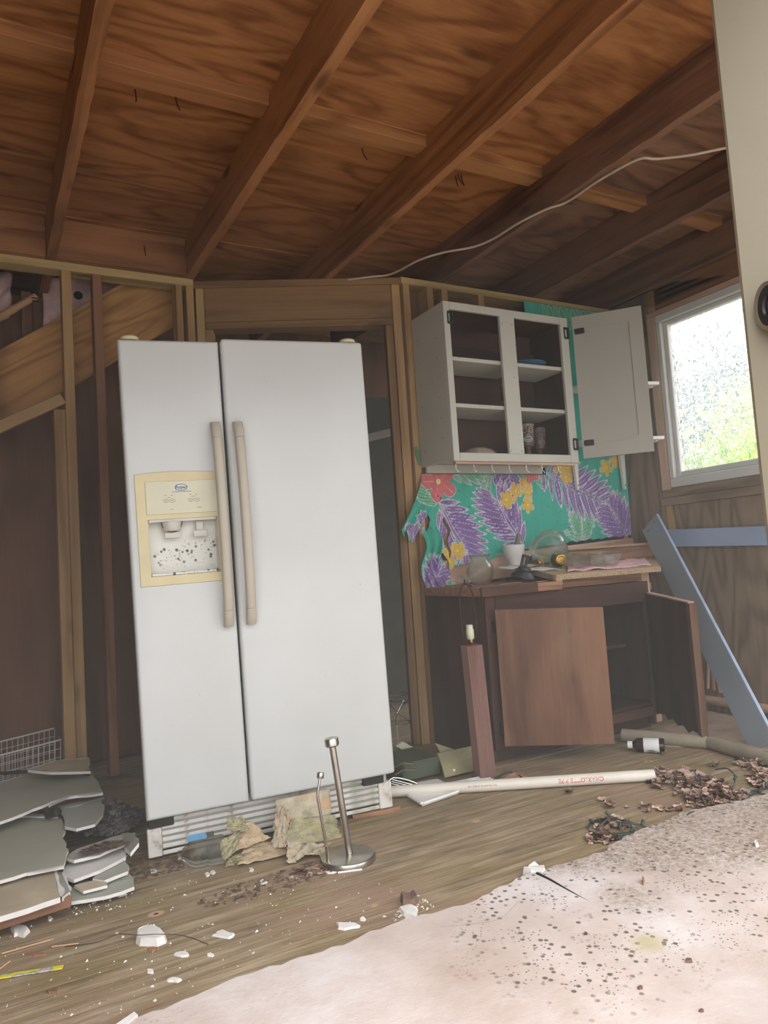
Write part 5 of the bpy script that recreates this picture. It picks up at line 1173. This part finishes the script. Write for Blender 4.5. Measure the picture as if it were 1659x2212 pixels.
# ================================================================== IN FRONT OF THE REFRIGERATOR
hx = F(752, 1858, 0)
ph = thing('towel_holder', 'brushed steel paper towel holder with a tall post and a short bent arm', 'holder', hx)
lathe('base', [(0, .018), (.080, .018), (.084, .016), (.086, .012), (.086, 0), (0, 0)], M_['steel'], ph, T(hx), 48)
tw0, tw1 = hx + V((.006, 0, .018)), hx + V((-.022, .02, .345))
ax_ = (tw1 - tw0).normalized(); Qm = ax_.to_track_quat('Z', 'Y').to_matrix().to_4x4(); Qm.translation = tw0; PLn = (tw1 - tw0).length
lathe('post', [(.0, 0), (.011, 0), (.011, .004), (.0105, PLn), (0, PLn)], M_['steel'], ph, Qm, 20)
lathe('knob', [(0, PLn), (.019, PLn), (.0225, PLn + .004), (.0225, PLn + .022), (.020, PLn + .026), (0, PLn + .027)], M_['steel'], ph, Qm, 28)
a0 = hx + V((-.072, -.012, .018))
ar = tube('arm', spline([a0, a0 + V((-.004, .004, .06)), a0 + V((-.014, .01, .16)), a0 + V((-.017, .012, .195)), a0 + V((-.010, .014, .225)), a0 + V((-.004, .016, .245))], 6), .0042, M_['steel'], ph, n=10)
lathe('ferrule', [(.0065, 0), (.0065, .045), (0, .045), (0, 0), (.0065, 0)], M_['steel'], ar, T(a0), 14)
Qm = V((.2, .08, 1)).normalized().to_track_quat('Z', 'Y').to_matrix().to_4x4(); Qm.translation = a0 + V((-.004, .016, .243))
lathe('arm_knob', [(0, 0), (.010, 0), (.011, .002), (.011, .015), (.009, .018), (0, .018)], M_['steel'], ar, Qm, 20)
nl = tube('white_stick', [F(730, 1885, .003), F(782, 1878, .003)], .003, M_['trimwhite'], None, n=6); tag(nl, 'thin white stick beside the steel stand foot', 'stick')
def m_news(name, base, ink_, dens=.5, pic=None):
    k = NT(name); uv = k.n('ShaderNodeTexCoord').outputs['UV']; sp = k.n('ShaderNodeSeparateXYZ'); k.t.links.new(uv, sp.inputs[0])
    row = k.math('FRACT', k.math('MULTIPLY', sp.outputs[1], 34)); rowm = k.math('GREATER_THAN', row, .52)
    mp = k.n('ShaderNodeMapping'); k.t.links.new(uv, mp.inputs[0]); mp.inputs['Scale'].default_value = (46, 34, 1); w = k.math('GREATER_THAN', k.noise(mp.outputs[0], 1.6, 1), .46)
    colm = k.math('GREATER_THAN', k.math('FRACT', k.math('MULTIPLY', sp.outputs[0], 3.4)), .1); blk = k.math('GREATER_THAN', k.noise(uv, 3.2, 1), .45)
    ink = k.math('MULTIPLY', k.math('MULTIPLY', rowm, w), k.math('MULTIPLY', colm, blk))
    n = k.noise(uv, 4, 4); c = k.ramp(n, [(.3, s2l(*base)), (.7, tuple(x * .72 for x in s2l(*base)[:3]) + (1,))])
    c = k.mix(k.math('MULTIPLY', ink, dens), c, s2l(*ink_))
    if pic:
        pm = k.step(k.noise(uv, 2.3, 4, .6), .5, .62); c = k.mix(k.math('MULTIPLY', pm, .7), c, s2l(*pic[0])); pm2 = k.step(k.noise(mp.outputs[0], .08, 3), .55, .7); c = k.mix(k.math('MULTIPLY', pm2, .7), c, s2l(*pic[1]))
    return k.fin(c, .9, 0, .15)
M_['news'] = m_news('yellowed_newsprint', (200, 176, 144), (70, 60, 54)); M_['news2'] = m_news('colour_newsprint', (180, 170, 136), (60, 70, 60), .6, ((110, 112, 98), (176, 160, 90)))
M_['bag'] = m_news('printed_paper_bag', (196, 184, 160), (90, 84, 76), .4, ((196, 148, 104), (112, 120, 90)))
def paper(name, cs, m, label, cat='newspaper', n=18, amp=.012, seed=0, t=.0012, grp=None):
    """crumpled sheet through four corners, folds as ridged noise"""
    a, b, c, d_ = [V(p) for p in cs]; nn = (b - a).cross(d_ - a).normalized()
    def fn(u, v):
        p = a.lerp(b, u).lerp(d_.lerp(c, u), v); q = V((u * 3.1 + seed, v * 3.1, seed * .7)); h = abs(mnoise.noise(q)) * 1.6 + .5 * abs(mnoise.noise(q * 2.7)); e = .02 * mnoise.noise(V((u * 9, v * 9, seed)))
        return p + nn * amp * h * 1.1 + (b - a).normalized() * e * .5 - a
    o = link(name, grid_me(n, n, fn), M_[m], None, T(a), smooth=25); o.modifiers.new('t', 'SOLIDIFY').thickness = t; tag(o, label, cat, grp); return o
def FP(px, py, y): return OY(px, py, y)
ny = F(560, 1868, 0).y
paper('newspaper', [F(512, 1873, .006), F(622, 1846, .006), FP(618, 1815, ny + .10), FP(528, 1830, ny + .10)], 'news', 'flat buff newspaper page with a dark picture, in front of the paper bag', amp=.008, seed=1)
paper('newspaper', [FP(508, 1842, ny + .06), FP(585, 1812, ny + .08), FP(535, 1775, ny + .10), FP(498, 1812, ny + .10)], 'news', 'folded buff newspaper wedge standing on the flat page', amp=.010, seed=2)
paper('newspaper', [FP(482, 1862, ny + .02), FP(512, 1838, ny + .03), FP(520, 1790, ny + .10), FP(474, 1822, ny + .06)], 'news2', 'colour-printed newspaper scrap beside the clear bottle', amp=.010, seed=3)
paper('newspaper', [FP(488, 1795, ny + .07), FP(540, 1800, ny + .07), FP(525, 1768, ny + .10), FP(490, 1768, ny + .10)], 'news2', 'dark crumpled newspaper tip leaning on the kick grille', amp=.012, seed=4)
paper('newspaper', [F(484, 1872, .004), F(520, 1862, .004), FP(530, 1840, ny + .05), FP(492, 1850, ny + .05)], 'news2', 'dirty crumpled newspaper end at the lower left of the heap', amp=.012, seed=5)
by = F(660, 1835, 0).y
bag = thing('paper_bag', 'printed paper bag slumped against the refrigerator kick grille', 'bag', F(660, 1835, 0))
def bagpart(nm, cs, amp, seed, m='bag'):
    o = paper(nm, cs, m, '', None, 22, amp, seed); del o['label']; o.parent = bag; o.matrix_parent_inverse = WM[bag.name].inverted(); return o
bagpart('back_face', [FP(588, 1822, by + .05), FP(716, 1800, by + .05), FP(712, 1704, by + .085), FP(596, 1728, by + .085)], .010, 6)
bagpart('front_fold', [FP(618, 1826, by + .0), FP(738, 1818, by + .03), FP(722, 1762, by + .06), FP(622, 1772, by + .06)], .014, 7, 'news2')
bagpart('side_fold', [FP(590, 1832, by + .04), FP(622, 1830, by + .0), FP(626, 1752, by + .05), FP(604, 1738, by + .07)], .010, 8)
bagpart('crumpled_foot', [F(620, 1868, .004), F(700, 1850, .004), FP(720, 1822, by + .03), FP(620, 1828, by + .0)], .018, 9)
# clear bottle on its side
cb0, cb1 = F(487, 1832, .045), F(385, 1848, .042)
cbt = thing('clear_bottle', 'empty clear plastic bottle with a blue label lying against the kick grille', 'bottle', F(440, 1850, 0))
Qm = (cb1 - cb0).normalized().to_track_quat('Z', 'Y').to_matrix().to_4x4(); Qm.translation = cb0; Lb = (cb1 - cb0).length
lathe('shell', [(0, 0), (.036, .0), (.043, .008), (.043, .05), (.040, .056), (.043, .062), (.043, Lb * .62), (.036, Lb * .76), (.018, Lb * .9), (.014, Lb * .93), (.014, Lb)], M_['glass'], cbt, Qm, 32)
bl = flat('blue_label', (64, 128, 170), .5, var=.2); 
Mlab = T(FP(425, 1808, cb0.y - .015)) @ RZ(-.1) @ RX(-.5)
me = box_me(.055, .0015, .018, .0005); link('label', me, bl, cbt, Mlab); link('label_panel', box_me(.022, .0016, .016, .0005), M_['blackiron'], cbt, Mlab @ T(.041, 0, 0))
# ================================================================== CLUTTER RIGHT OF THE REFRIGERATOR
gy = F(905, 1690, 0).y
gbx = wbox('green_tote', FP(872, 1692, gy) + V((0, 0, 0)), FP(952, 1640, gy) + V((0, .22, .012)), M_['greenbox'], bev=.008); tag(gbx, 'dark green plastic box on the floor beside the refrigerator', 'box')
mb0 = F(985, 1685, 0).y
mb_ = thing('mossy_board', 'mottled green board tilted up beside the dark green box', 'board', F(985, 1690, 0))
prism('panel', [FP(946, 1628, mb0 + .10), FP(1030, 1610, mb0 + .10), FP(1052, 1640, mb0 + .06), FP(1070, 1655, mb0 + .02), FP(962, 1680, mb0)], .008, M_['greenboard'], mb_, (0, 1, .1), jit=.004)
for px, py in ((968, 1641), (981, 1664), (1029, 1657)): lathe('pale_spot', [(0, .002), (.005, .001), (.006, 0), (0, 0)], M_['trimwhite'], mb_, T(FP(px, py, mb0 + (.085 if py < 1650 else .035) - .012)) @ RX(PI / 2), 12)
pr2 = prism('curled_card', [FP(940, 1605, mb0 + .13), FP(955, 1632, mb0 + .12), FP(990, 1622, mb0 + .12)], .003, M_['greenboard'], None, (0, 1, 0)); tag(pr2, 'curled tip of pale card rising behind the mossy board', 'card')
tr = thing('tray_lid', 'white moulded tray lid lying under the white pipe', 'lid', F(930, 1720, 0))
prism('slab', [F(880, 1716, .012), F(912, 1736, .012), F(992, 1708, .012), F(955, 1690, .012)], .010, M_['trimwhite'], tr)
board('edge', F(882, 1717, .018), F(912, 1736, .018), .014, .010, M_['trimwhite'], tr, (1, 0, 0)); board('edge', F(914, 1735, .018), F(990, 1709, .018), .014, .010, M_['trimwhite'], tr, (0, 1, 0))
wp = prism('white_card', [F(960, 1692, .006), F(1010, 1682, .02), F(1050, 1674, .02), F(1072, 1686, .006), F(1010, 1700, .004)], .003, M_['paperwhite']); tag(wp, 'white card lying behind the white pipe under the mossy board', 'card')
wc2 = prism('white_card', [F(900, 1690, .004), F(945, 1682, .004), F(965, 1692, .004), F(905, 1704, .004)], .003, M_['paperwhite']); tag(wc2, 'flat white card between the wire rack and the pipe', 'card')
wfr = prism('picture_corner', [FP(856, 1612, gy + .25), FP(870, 1602, gy + .25), FP(908, 1622, gy + .25), FP(900, 1636, gy + .25)], .012, M_['panelcream'], None, (0, 1, 0)); tag(wfr, 'pale frame corner behind the dark green box', 'frame')
def ringp(c, rx, ry, n=22, tilt=0): return [c + V((rx * math.cos(2 * PI * k / n), ry * math.sin(2 * PI * k / n), tilt * math.sin(2 * PI * k / n))) for k in range(n)]
rk = thing('wire_rack', 'round chrome wire rack standing in the closet doorway', 'rack', (1.74, 2.95, .0))
rc = FP(858, 1540, 2.95)
for dz_, rx in ((.085, .052), (.05, .055), (-.045, .062)): tube('hoop', ringp(rc + V((0, 0, dz_)), rx, .05), .0022, M_['chrome'], rk, n=6, closed=True)
for k in range(4):
    a = k * PI / 2 + .4; tube('spoke', [rc + V((.055 * math.cos(a), .05 * math.sin(a), .05)), rc + V((0, 0, -.0)), rc + V((.06 * math.cos(a + .5), .05 * math.sin(a + .5), -.045))], .0018, M_['chrome'], rk, n=6)
lathe('bead', [(0, -.007), (.006, -.004), (.007, 0), (.006, .004), (0, .007)], M_['chrome'], rk, T(rc + V((0, 0, .0))), 14)
for k in range(3): tube('leg', [rc + V((.06 * math.cos(k * 2.1), .05 * math.sin(k * 2.1), -.045)), V((rc.x + .07 * math.cos(k * 2.1), 2.95 + .06 * math.sin(k * 2.1), .002))], .0022, M_['chrome'], rk, n=6)
rk2 = thing('wire_shelf', 'chrome wire shelf lying on the floor at the refrigerator right foot', 'rack', F(870, 1695, 0))
q4 = [F(838, 1705, .015), F(880, 1712, .01), F(902, 1694, .012), F(850, 1680, .05)]
tube('frame', spline(q4, 4, True), .003, M_['chrome'], rk2, n=6, closed=True)
for k in range(1, 6): tube('bar', [q4[0].lerp(q4[3], k / 6), q4[1].lerp(q4[2], k / 6)], .0018, M_['chrome'], rk2, n=6)
for (x0, y0, x1, y1) in ((852, 1655, 892, 1649), (853, 1670, 896, 1662)): tube('hoop', spline([FP(x0, y0 + 4, gy - .03), FP((x0 + x1) / 2, (y0 + y1) / 2 - 3, gy - .05), FP(x1, y1, gy - .03)], 5), .003, M_['chrome'], rk2, n=6)
rt_ = board('rotten_stick', F(760, 1762, .008), F(862, 1745, .008), .03, .016, M_['rawply'], None, (0, 1, 0), rough=.004, seed=8); tag(rt_, 'rotten wood strip on the floor under the refrigerator right foot', 'stick')
sc2 = tube('dark_wire', spline([F(1060, 1690, .01), F(1095, 1668, .03), F(1120, 1675, .02), F(1140, 1690, .006)], 6), .004, M_['blackcord'], None, n=6); tag(sc2, 'bent dark wire on the floor before the brown cabinet', 'wire')
ss_ = prism('bark_scrap', [F(1075, 1688, .01), F(1110, 1668, .03), F(1150, 1682, .01), F(1100, 1696, .004)], .004, M_['rawply'], None); tag(ss_, 'brown torn scrap on the floor before the ajar cabinet door', 'scrap')
# ================================================================== CHIPS, LEAVES, STRING LIGHTS
def chip(cx, cy, w, h, label, seed, m='gypsum', z=.0, t=None, cat='chip', grp='white plaster chips on the plywood floor'):
    r2 = random.Random(seed); n = 11; pts = [F(cx + w / 2 * math.cos(2 * PI * k / n + r2.uniform(-.2, .2)) * r2.uniform(.62, 1.12), cy + h / 2 * math.sin(-2 * PI * k / n + r2.uniform(-.2, .2)) * r2.uniform(.62, 1.12), z) for k in range(n)]
    t = t or .012; c = sum(pts, V()) / n; bm = bmesh.new()
    top = [bm.verts.new((p - c) * .86 + V((0, 0, t + r2.uniform(-.25, .25) * t))) for p in pts]; bot = [bm.verts.new(p - c) for p in pts]
    bm.faces.new(top); bm.faces.new(bot[::-1])
    for i in range(n): bm.faces.new((top[i], bot[i], bot[(i + 1) % n], top[(i + 1) % n]))
    o = link('plaster_chip', me_of(bm), M_[m], None, T(c)); tag(o, label, cat, grp); return o
chips = [(43, 2014, 46, 28, 'jagged white plaster lump at the far left, below the drywall pile'), (323, 2030, 74, 46, 'largest angular white plaster block on the plywood floor'), (482, 2020, 48, 18, 'flat white plaster flake right of the largest block'),
 (750, 2001, 66, 18, 'long flat white plaster flake near the middle of the slab edge'), (884, 1972, 52, 30, 'white plaster chunk against the slab edge beside the brown clod'), (568, 1906, 20, 14, 'small white plaster chip below the newspaper heap'),
 (392, 2063, 34, 12, 'thin white flake below the largest block'), (325, 2100, 20, 10, 'tiny white chip midway down the left floor'), (375, 2118, 34, 12, 'pair of white flakes nearest the slab on the left'), (448, 1890, 14, 9, 'small white chip under the clear bottle'), (460, 1886, 14, 8, 'oval white chip right of its twin under the clear bottle'),
 (543, 1880, 12, 9, 'small round white chip below the flat newspaper'), (784, 1987, 14, 8, 'little white chip right of the long flat flake'), (455, 2064, 16, 8, 'lone white crumb below the flat flake'), (212, 1932, 26, 18, 'white crumbled chunk at the foot of the drywall pile'), (258, 1930, 40, 16, 'scatter of white crumbs at the right foot of the pile'), (108, 1986, 12, 10, 'small round white chip under the buff drywall sheet'), (330, 1882, 18, 10, 'brownish white chip left of the bottle'), (715, 1886, 30, 6, 'thin pale chip by the steel stand foot')]
for i, (x, y, w, h, l) in enumerate(chips): chip(x, y, w, h, l, i, t=.016 if w > 60 and h > 40 else (.010 if h > 20 else .004))
chip(885, 1950, 46, 22, 'brown clod on the slab edge behind the white chunk', 77, 'litter', t=.02, cat='clod', grp='clods at the slab edge')
chip(1390, 1907, 8, 12, 'small upright brown pebble on the pale slab', 78, 'rawply', .018, .012, 'pebble', 'pebbles on the slab'); chip(1634, 1826, 12, 10, 'pale pinkish pebble at the right edge of the slab', 79, 'gypsum', .018, .010, 'pebble', 'pebbles on the slab')
chip(1487, 2077, 20, 10, 'dark twig bit lying on the lower right of the slab', 80, 'litter', .018, .005, 'pebble', 'pebbles on the slab'); chip(1266, 2018, 8, 6, 'tiny dark crumb in the middle of the slab', 81, 'litter', .018, .004, 'pebble', 'pebbles on the slab'); chip(1383, 2135, 14, 8, 'dark crumb below the mustard stain on the slab', 82, 'litter', .018, .004, 'pebble', 'pebbles on the slab'); chip(1515, 2185, 12, 6, 'dark crumb nearest the bottom right corner of the slab', 83, 'litter', .018, .004, 'pebble', 'pebbles on the slab')
# broken slab nose at the crack, crack line, white rim piece bottom left
nose = chip(1160, 1890, 60, 22, 'broken nose of cement at the tip of the slab crack', 90, 'gypsum', .001, .021, 'fragment', 'fragments of the slab')
wr = prism('cement_rim', [F(250, 2212, .02), F(290, 2185, .02), F(298, 2192, .02), F(262, 2222, .02)], .016, M_['gypsum']); tag(wr, 'white cement sliver on the slab edge at the bottom left', 'fragment')
crk = tube('slab_crack', spline([F(1160, 1888, .0165), F(1185, 1900, .0165), F(1210, 1914, .0165), F(1235, 1928, .0165), F(1262, 1942, .0165), F(1300, 1962, .0165)], 5), [.006 - .005 * k / 25 for k in range(26)], M_['dark'], None, n=5); crk['kind'] = 'structure'; crk['label'] = 'dark crack running in from the slab edge'
ck2 = tube('slab_crack', spline([F(1120, 1948, .0172), F(1080, 1985, .0172), F(1020, 1997, .0172), F(950, 2003, .0172)], 5), .0012, M_['greyink'], None, n=4); ck2['kind'] = 'structure'; ck2['label'] = 'hairline crack along the front of the slab'
def crumbs(n, poly, seed, m, size, label, name='plaster_crumbs', z=0.0):
    r2 = random.Random(seed); bm = bmesh.new(); xs_ = [p[0] for p in poly]; ys_ = [p[1] for p in poly]; c0 = F(sum(xs_) / len(xs_), sum(ys_) / len(ys_), z)
    def ins(x, y):
        k = False; j = len(poly) - 1
        for i in range(len(poly)):
            xi, yi_ = poly[i]; xj, yj = poly[j]
            if (yi_ > y) != (yj > y) and x < (xj - xi) * (y - yi_) / (yj - yi_) + xi: k = not k
            j = i
        return k
    t = 0
    while t < n:
        x, y = r2.uniform(min(xs_), max(xs_)), r2.uniform(min(ys_), max(ys_))
        if not ins(x, y): continue
        t += 1; p = F(x, y, z) - c0; d = size * r2.uniform(.3, 1) ** 2; vs = [bm.verts.new(p + V((r2.uniform(-d, d), r2.uniform(-d, d), 0))) for _ in range(3)] + [bm.verts.new(p + V((0, 0, d * .6)))]
        for f in ((0, 1, 2), (0, 1, 3), (1, 2, 3), (0, 2, 3)): bm.faces.new([vs[k] for k in f])
    o = link(name, me_of(bm), M_[m], None, T(c0)); tag(o, label, 'crumbs', kind='stuff')
crumbs(330, [(0, 1990), (200, 1930), (330, 1860), (700, 1870), (860, 1900), (840, 1990), (560, 2070), (260, 2200), (0, 2212)], 5, 'gypsum', .007, 'white plaster crumbs strewn over the plywood floor')
crumbs(110, [(140, 1950), (280, 1915), (300, 1930), (250, 1965), (150, 1980)], 6, 'gypsum', .008, 'white crumbs along the foot of the drywall pile')
crumbs(90, [(840, 1985), (900, 1930), (940, 1960), (860, 1995)], 7, 'gypsum', .008, 'white crumbs around the brown clod at the slab edge')
# dry leaves
def leaf_me(seed):
    r2 = random.Random(seed); L, w = .045, .018; k1, k2 = r2.uniform(.2, .5), r2.uniform(-.4, .4)
    def fn(u, v):
        t = u; hw = w * math.sin(PI * min(max(t, .02), .98)) ** .8; s = (v - .5) * 2
        return V(((t - .5) * L, s * hw, .004 + .012 * k1 * s * s + .02 * k2 * (t - .5) ** 2 * 4 + .003 * math.sin(t * 11 + s * 4)))
    return grid_me(6, 4, fn)
LM_ = [leaf_me(i) for i in range(6)]
for m_ in LM_: m_.materials.append(M_['dryleaf']); shade(m_, 60)
def leaf(px, py, s, a, i, label, tilt=0):
    p = F(px, py, .003); o = link('dry_leaf', LM_[i % 6], None, None, T(p) @ RZ(a) @ RX(tilt) @ Matrix.Scale(s, 4)); tag(o, label, 'leaf', 'single dry leaves on the floor'); return o
r_ = random.Random(21)
for i, (px, py, s, l) in enumerate(((1318, 1838 - 95, 1.3, 'curled pale leaf alone between the two light strings'), (1230, 1712, 1.0, 'dry leaf scrap under the middle of the white pipe'), (1435, 1668, 1.2, 'dry leaf at the open end of the white pipe'), (1478, 1672, 1.7, 'big pale leaf right of the pipe end'), (1520, 1680, 1.8, 'broadest pale leaf near the wire loop'), (1545, 1655, 1.2, 'leaf tip by the grey pipe joint'), (1640, 1650, 1.4, 'reddish leaf under the mossy grey pipe'), (1650, 1672, 1.4, 'reddish leaf at the right edge of the frame'), (1432, 1628, 1.1, 'pale leaf flake beside the pink paper'), (1300, 1728, .8, 'tiny leaf on the floor right of centre'))):
    leaf(px, py, s, r_.uniform(0, 6), i, l, r_.uniform(-.4, .4))
def litter(n, pxs, seed, label, z=.0, s0=.6, s1=1.3, h=.03):
    r2 = random.Random(seed); bm = bmesh.new(); c0 = F(*pxs[0][:2], 0)
    for i in range(n):
        cx, cy, rx, ry = pxs[r2.randrange(len(pxs))]; a = r2.uniform(0, 6.3); q = r2.random() ** .6; p = F(cx + rx * q * math.cos(a), cy + ry * q * math.sin(a), 0) - c0
        M = T(p + V((0, 0, r2.random() * h * (1 - q)))) @ RZ(r2.uniform(0, 6.3)) @ RX(r2.uniform(-.4, .4)) @ RY(r2.uniform(-.3, .3)) @ Matrix.Scale(r2.uniform(s0, s1), 4)
        k = len(bm.verts); bm.from_mesh(LM_[r2.randrange(6)]); bm.verts.ensure_lookup_table(); bmesh.ops.transform(bm, matrix=M, verts=bm.verts[k:])
    o = link('leaf_litter', me_of(bm), M_['dryleaf'], None, T(c0), smooth=60); tag(o, label, 'leaves', kind='stuff')
litter(360, [(1470, 1690, 75, 26), (1520, 1712, 70, 24), (1430, 1682, 40, 16), (1560, 1722, 60, 16)], 1, 'drift of dry leaves between the white pipe and the right slab edge', s0=.35, s1=1.15, h=.018)
litter(120, [(1640, 1660, 40, 20), (1610, 1650, 20, 10), (1650, 1690, 30, 14)], 2, 'reddish leaves heaped by the mossy grey pipe', s0=.5, s1=1.0)
litter(130, [(1325, 1785, 40, 14), (1300, 1815, 30, 10)], 3, 'leaf bits caught in the nearer tangle of string lights', s0=.35, s1=.8)
litter(60, [(1420, 1745, 70, 10), (1530, 1742, 60, 8)], 4, 'sparse leaf bits along the slab edge', s0=.3, s1=.7, h=.005)
M_['redleaf'] = m_leaf('reddish_leaf', (92, 52, 40), (150, 98, 80))
def strings(name, runs, label, bulbs):
    t = thing(name, label, 'lights', F(*runs[0][0], 0), 'dead strings of green light cord')
    for r in runs: tube('cord', spline([F(x, y, .006 + (z if z else 0)) for x, y, *zz in r for z in [zz[0] if zz else 0]], 6), .0026, M_['wiregreen'], t, n=6)
    for (x, y, z, a) in bulbs:
        p = F(x, y, .006 + z); q = p + V((math.cos(a) * .018, math.sin(a) * .01, .012)); Qm = (q - p).normalized().to_track_quat('Z', 'Y').to_matrix().to_4x4(); Qm.translation = p
        so_ = lathe('bulb_socket', [(0, 0), (.005, 0), (.0055, .018), (0, .018)], M_['wiregreen'], t, Qm, 8); lathe('bulb', [(.003, .018), (.0035, .028), (.001, .036), (0, .036)], M_['glass'], so_, Qm, 8)
strings('light_string', [[(1270, 1790), (1280, 1775), (1315, 1768, .02), (1360, 1775, .02), (1392, 1786), (1380, 1794), (1330, 1800), (1290, 1797), (1300, 1780, .02), (1320, 1765, .03)], [(1272, 1795), (1300, 1803), (1350, 1802), (1395, 1790), (1370, 1780, .02), (1330, 1775, .03)], [(1330, 1812), (1360, 1804), (1392, 1796), (1396, 1786)]],
        'tangle of dead green string lights at the slab edge, left of the larger tangle', [(1318, 1762, .03, 2.2), (1386, 1782, .01, .4), (1362, 1797, 0, .2), (1283, 1777, 0, 2.8), (1340, 1790, 0, 1)])
strings('light_string', [[(1500, 1688), (1520, 1700), (1545, 1712), (1570, 1718), (1600, 1712), (1635, 1706), (1670, 1700)], [(1545, 1662, .05), (1570, 1660, .06), (1585, 1672, .05), (1587, 1690, .03), (1580, 1712)], [(1540, 1720), (1580, 1716), (1620, 1712), (1660, 1716), (1690, 1712)], [(1560, 1728), (1600, 1722), (1640, 1708), (1690, 1690)], [(1480, 1772), (1490, 1756, .015), (1520, 1750), (1560, 1738), (1590, 1726)], [(1505, 1690), (1510, 1672, .02), (1518, 1700), (1530, 1720)]],
        'larger tangle of green string light cord reaching the right edge of the photo', [(1545, 1655, .05, 1.9), (1586, 1684, .04, .2), (1600, 1716, 0, 0), (1640, 1712, 0, .3), (1560, 1714, 0, 2.6), (1612, 1724, 0, .3), (1655, 1700, .01, .7), (1508, 1685, .02, 1.7)])
# yellow printed strip, straws, hair-thin wire
k = NT('yellow_printed_strip'); v = k.obj(False); n1 = k.noise(v, 26, 2); c_ = k.ramp(n1, [(.42, s2l(214, 200, 60)), (.5, s2l(214, 200, 60)), (.55, s2l(120, 140, 140)), (.64, s2l(196, 176, 180))]); M_['yellowstrip'] = k.fin(c_, .5)
ys_ = board('yellow_strip', F(-60, 2120, .003), F(136, 2089, .003), .017, .003, M_['yellowstrip'], None, (0, 1, 0)); tag(ys_, 'yellow printed strip lying on the floor at the bottom left', 'strip')
for i, (x0, y0, x1, y1, l) in enumerate(((4, 2060, 110, 2030, 'pale straw on the floor below the plaster lump'), (112, 2045, 170, 2038, 'short straw fragment right of the long pale straw'), (-10, 2100, 22, 2076, 'bent straw at the left edge above the yellow strip'))):
    o = tube('straw', [F(x0, y0, .003), F(x1, y1, .003)], .0018, M_['bamboo'], None, n=5); tag(o, l, 'straw')
hw = tube('thin_wire', spline([F(140, 2045, .003), F(210, 2035, .003), F(255, 2018, .004), F(300, 2020, .034), F(345, 2018, .034), F(400, 2022, .003), F(450, 2040, .002)], 6), .0009, M_['blackcord'], None, n=5); tag(hw, 'thin dark wire looping over the largest plaster block', 'wire')
for i, (px, py, w, h, l) in enumerate(((112, 2143, 26, 10, 'reddish bark flake near the bottom left'), (80, 2063, 50, 9, 'long dark bark strip left of the largest plaster block'), (330, 2052, 30, 8, 'pale bark flake under the largest plaster block'))): chip(px, py, w, h, l, 60 + i, 'stud_red', .0, .004, 'bark', 'bark flakes on the floor')
# ceiling cable
cc = tube('ceiling_cable', spline([F(752, 604, RB - .008), F(800, 598, RB - .012), F(845, 592, RB - .015), F(905, 562, RB - .02), F(960, 545, RB - .02), F(1020, 534, RB - .02), F(1065, 516, RB - .015), F(1120, 482, RB - .012), F(1180, 452, RB - .010), F(1225, 436, RB - .008), F(1290, 392, RB - .008), F(1376, 345, RB - .008), F(1420, 343, RB - .02), F(1490, 335, RB - .02), F(1575, 318, RB - .02), F(1680, 300, RB - .02), V((XW - .006, F(1680, 300, RB - .02).y - .25, RB - .03))], 6), .0055, M_['cable'], None, n=8); tag(cc, 'off-white electric cable stapled along the rafters', 'cable')
# ================================================================== ADDED VEIL HAZE
def haze():
    m = bpy.data.materials.new('veil_haze'); m.use_nodes = True; t = m.node_tree; t.nodes.remove(t.nodes['Principled BSDF'])
    v = t.nodes.new('ShaderNodeVolumeScatter'); v.inputs['Color'].default_value = (.95, .96, .9, 1); v.inputs['Density'].default_value = .10; v.inputs['Anisotropy'].default_value = .2
    t.links.new(v.outputs[0], t.nodes['Material Output'].inputs['Volume'])
    # added for lens veil: low over the floor, rafter-high on the window side
    o = prism('veil_haze', [(x, 1.25, z) for x, z in ((-2.55, .03), (XW - .03, .03), (XW - .03, RB - .02), (2.0, RB - .02), (1.2, 1.75), (-2.55, 1.75))], 3.40, m, None, (0, 1, 0)); tag(o, 'thin haze volume added to stand for lens veil', 'haze', kind='stuff')
haze()
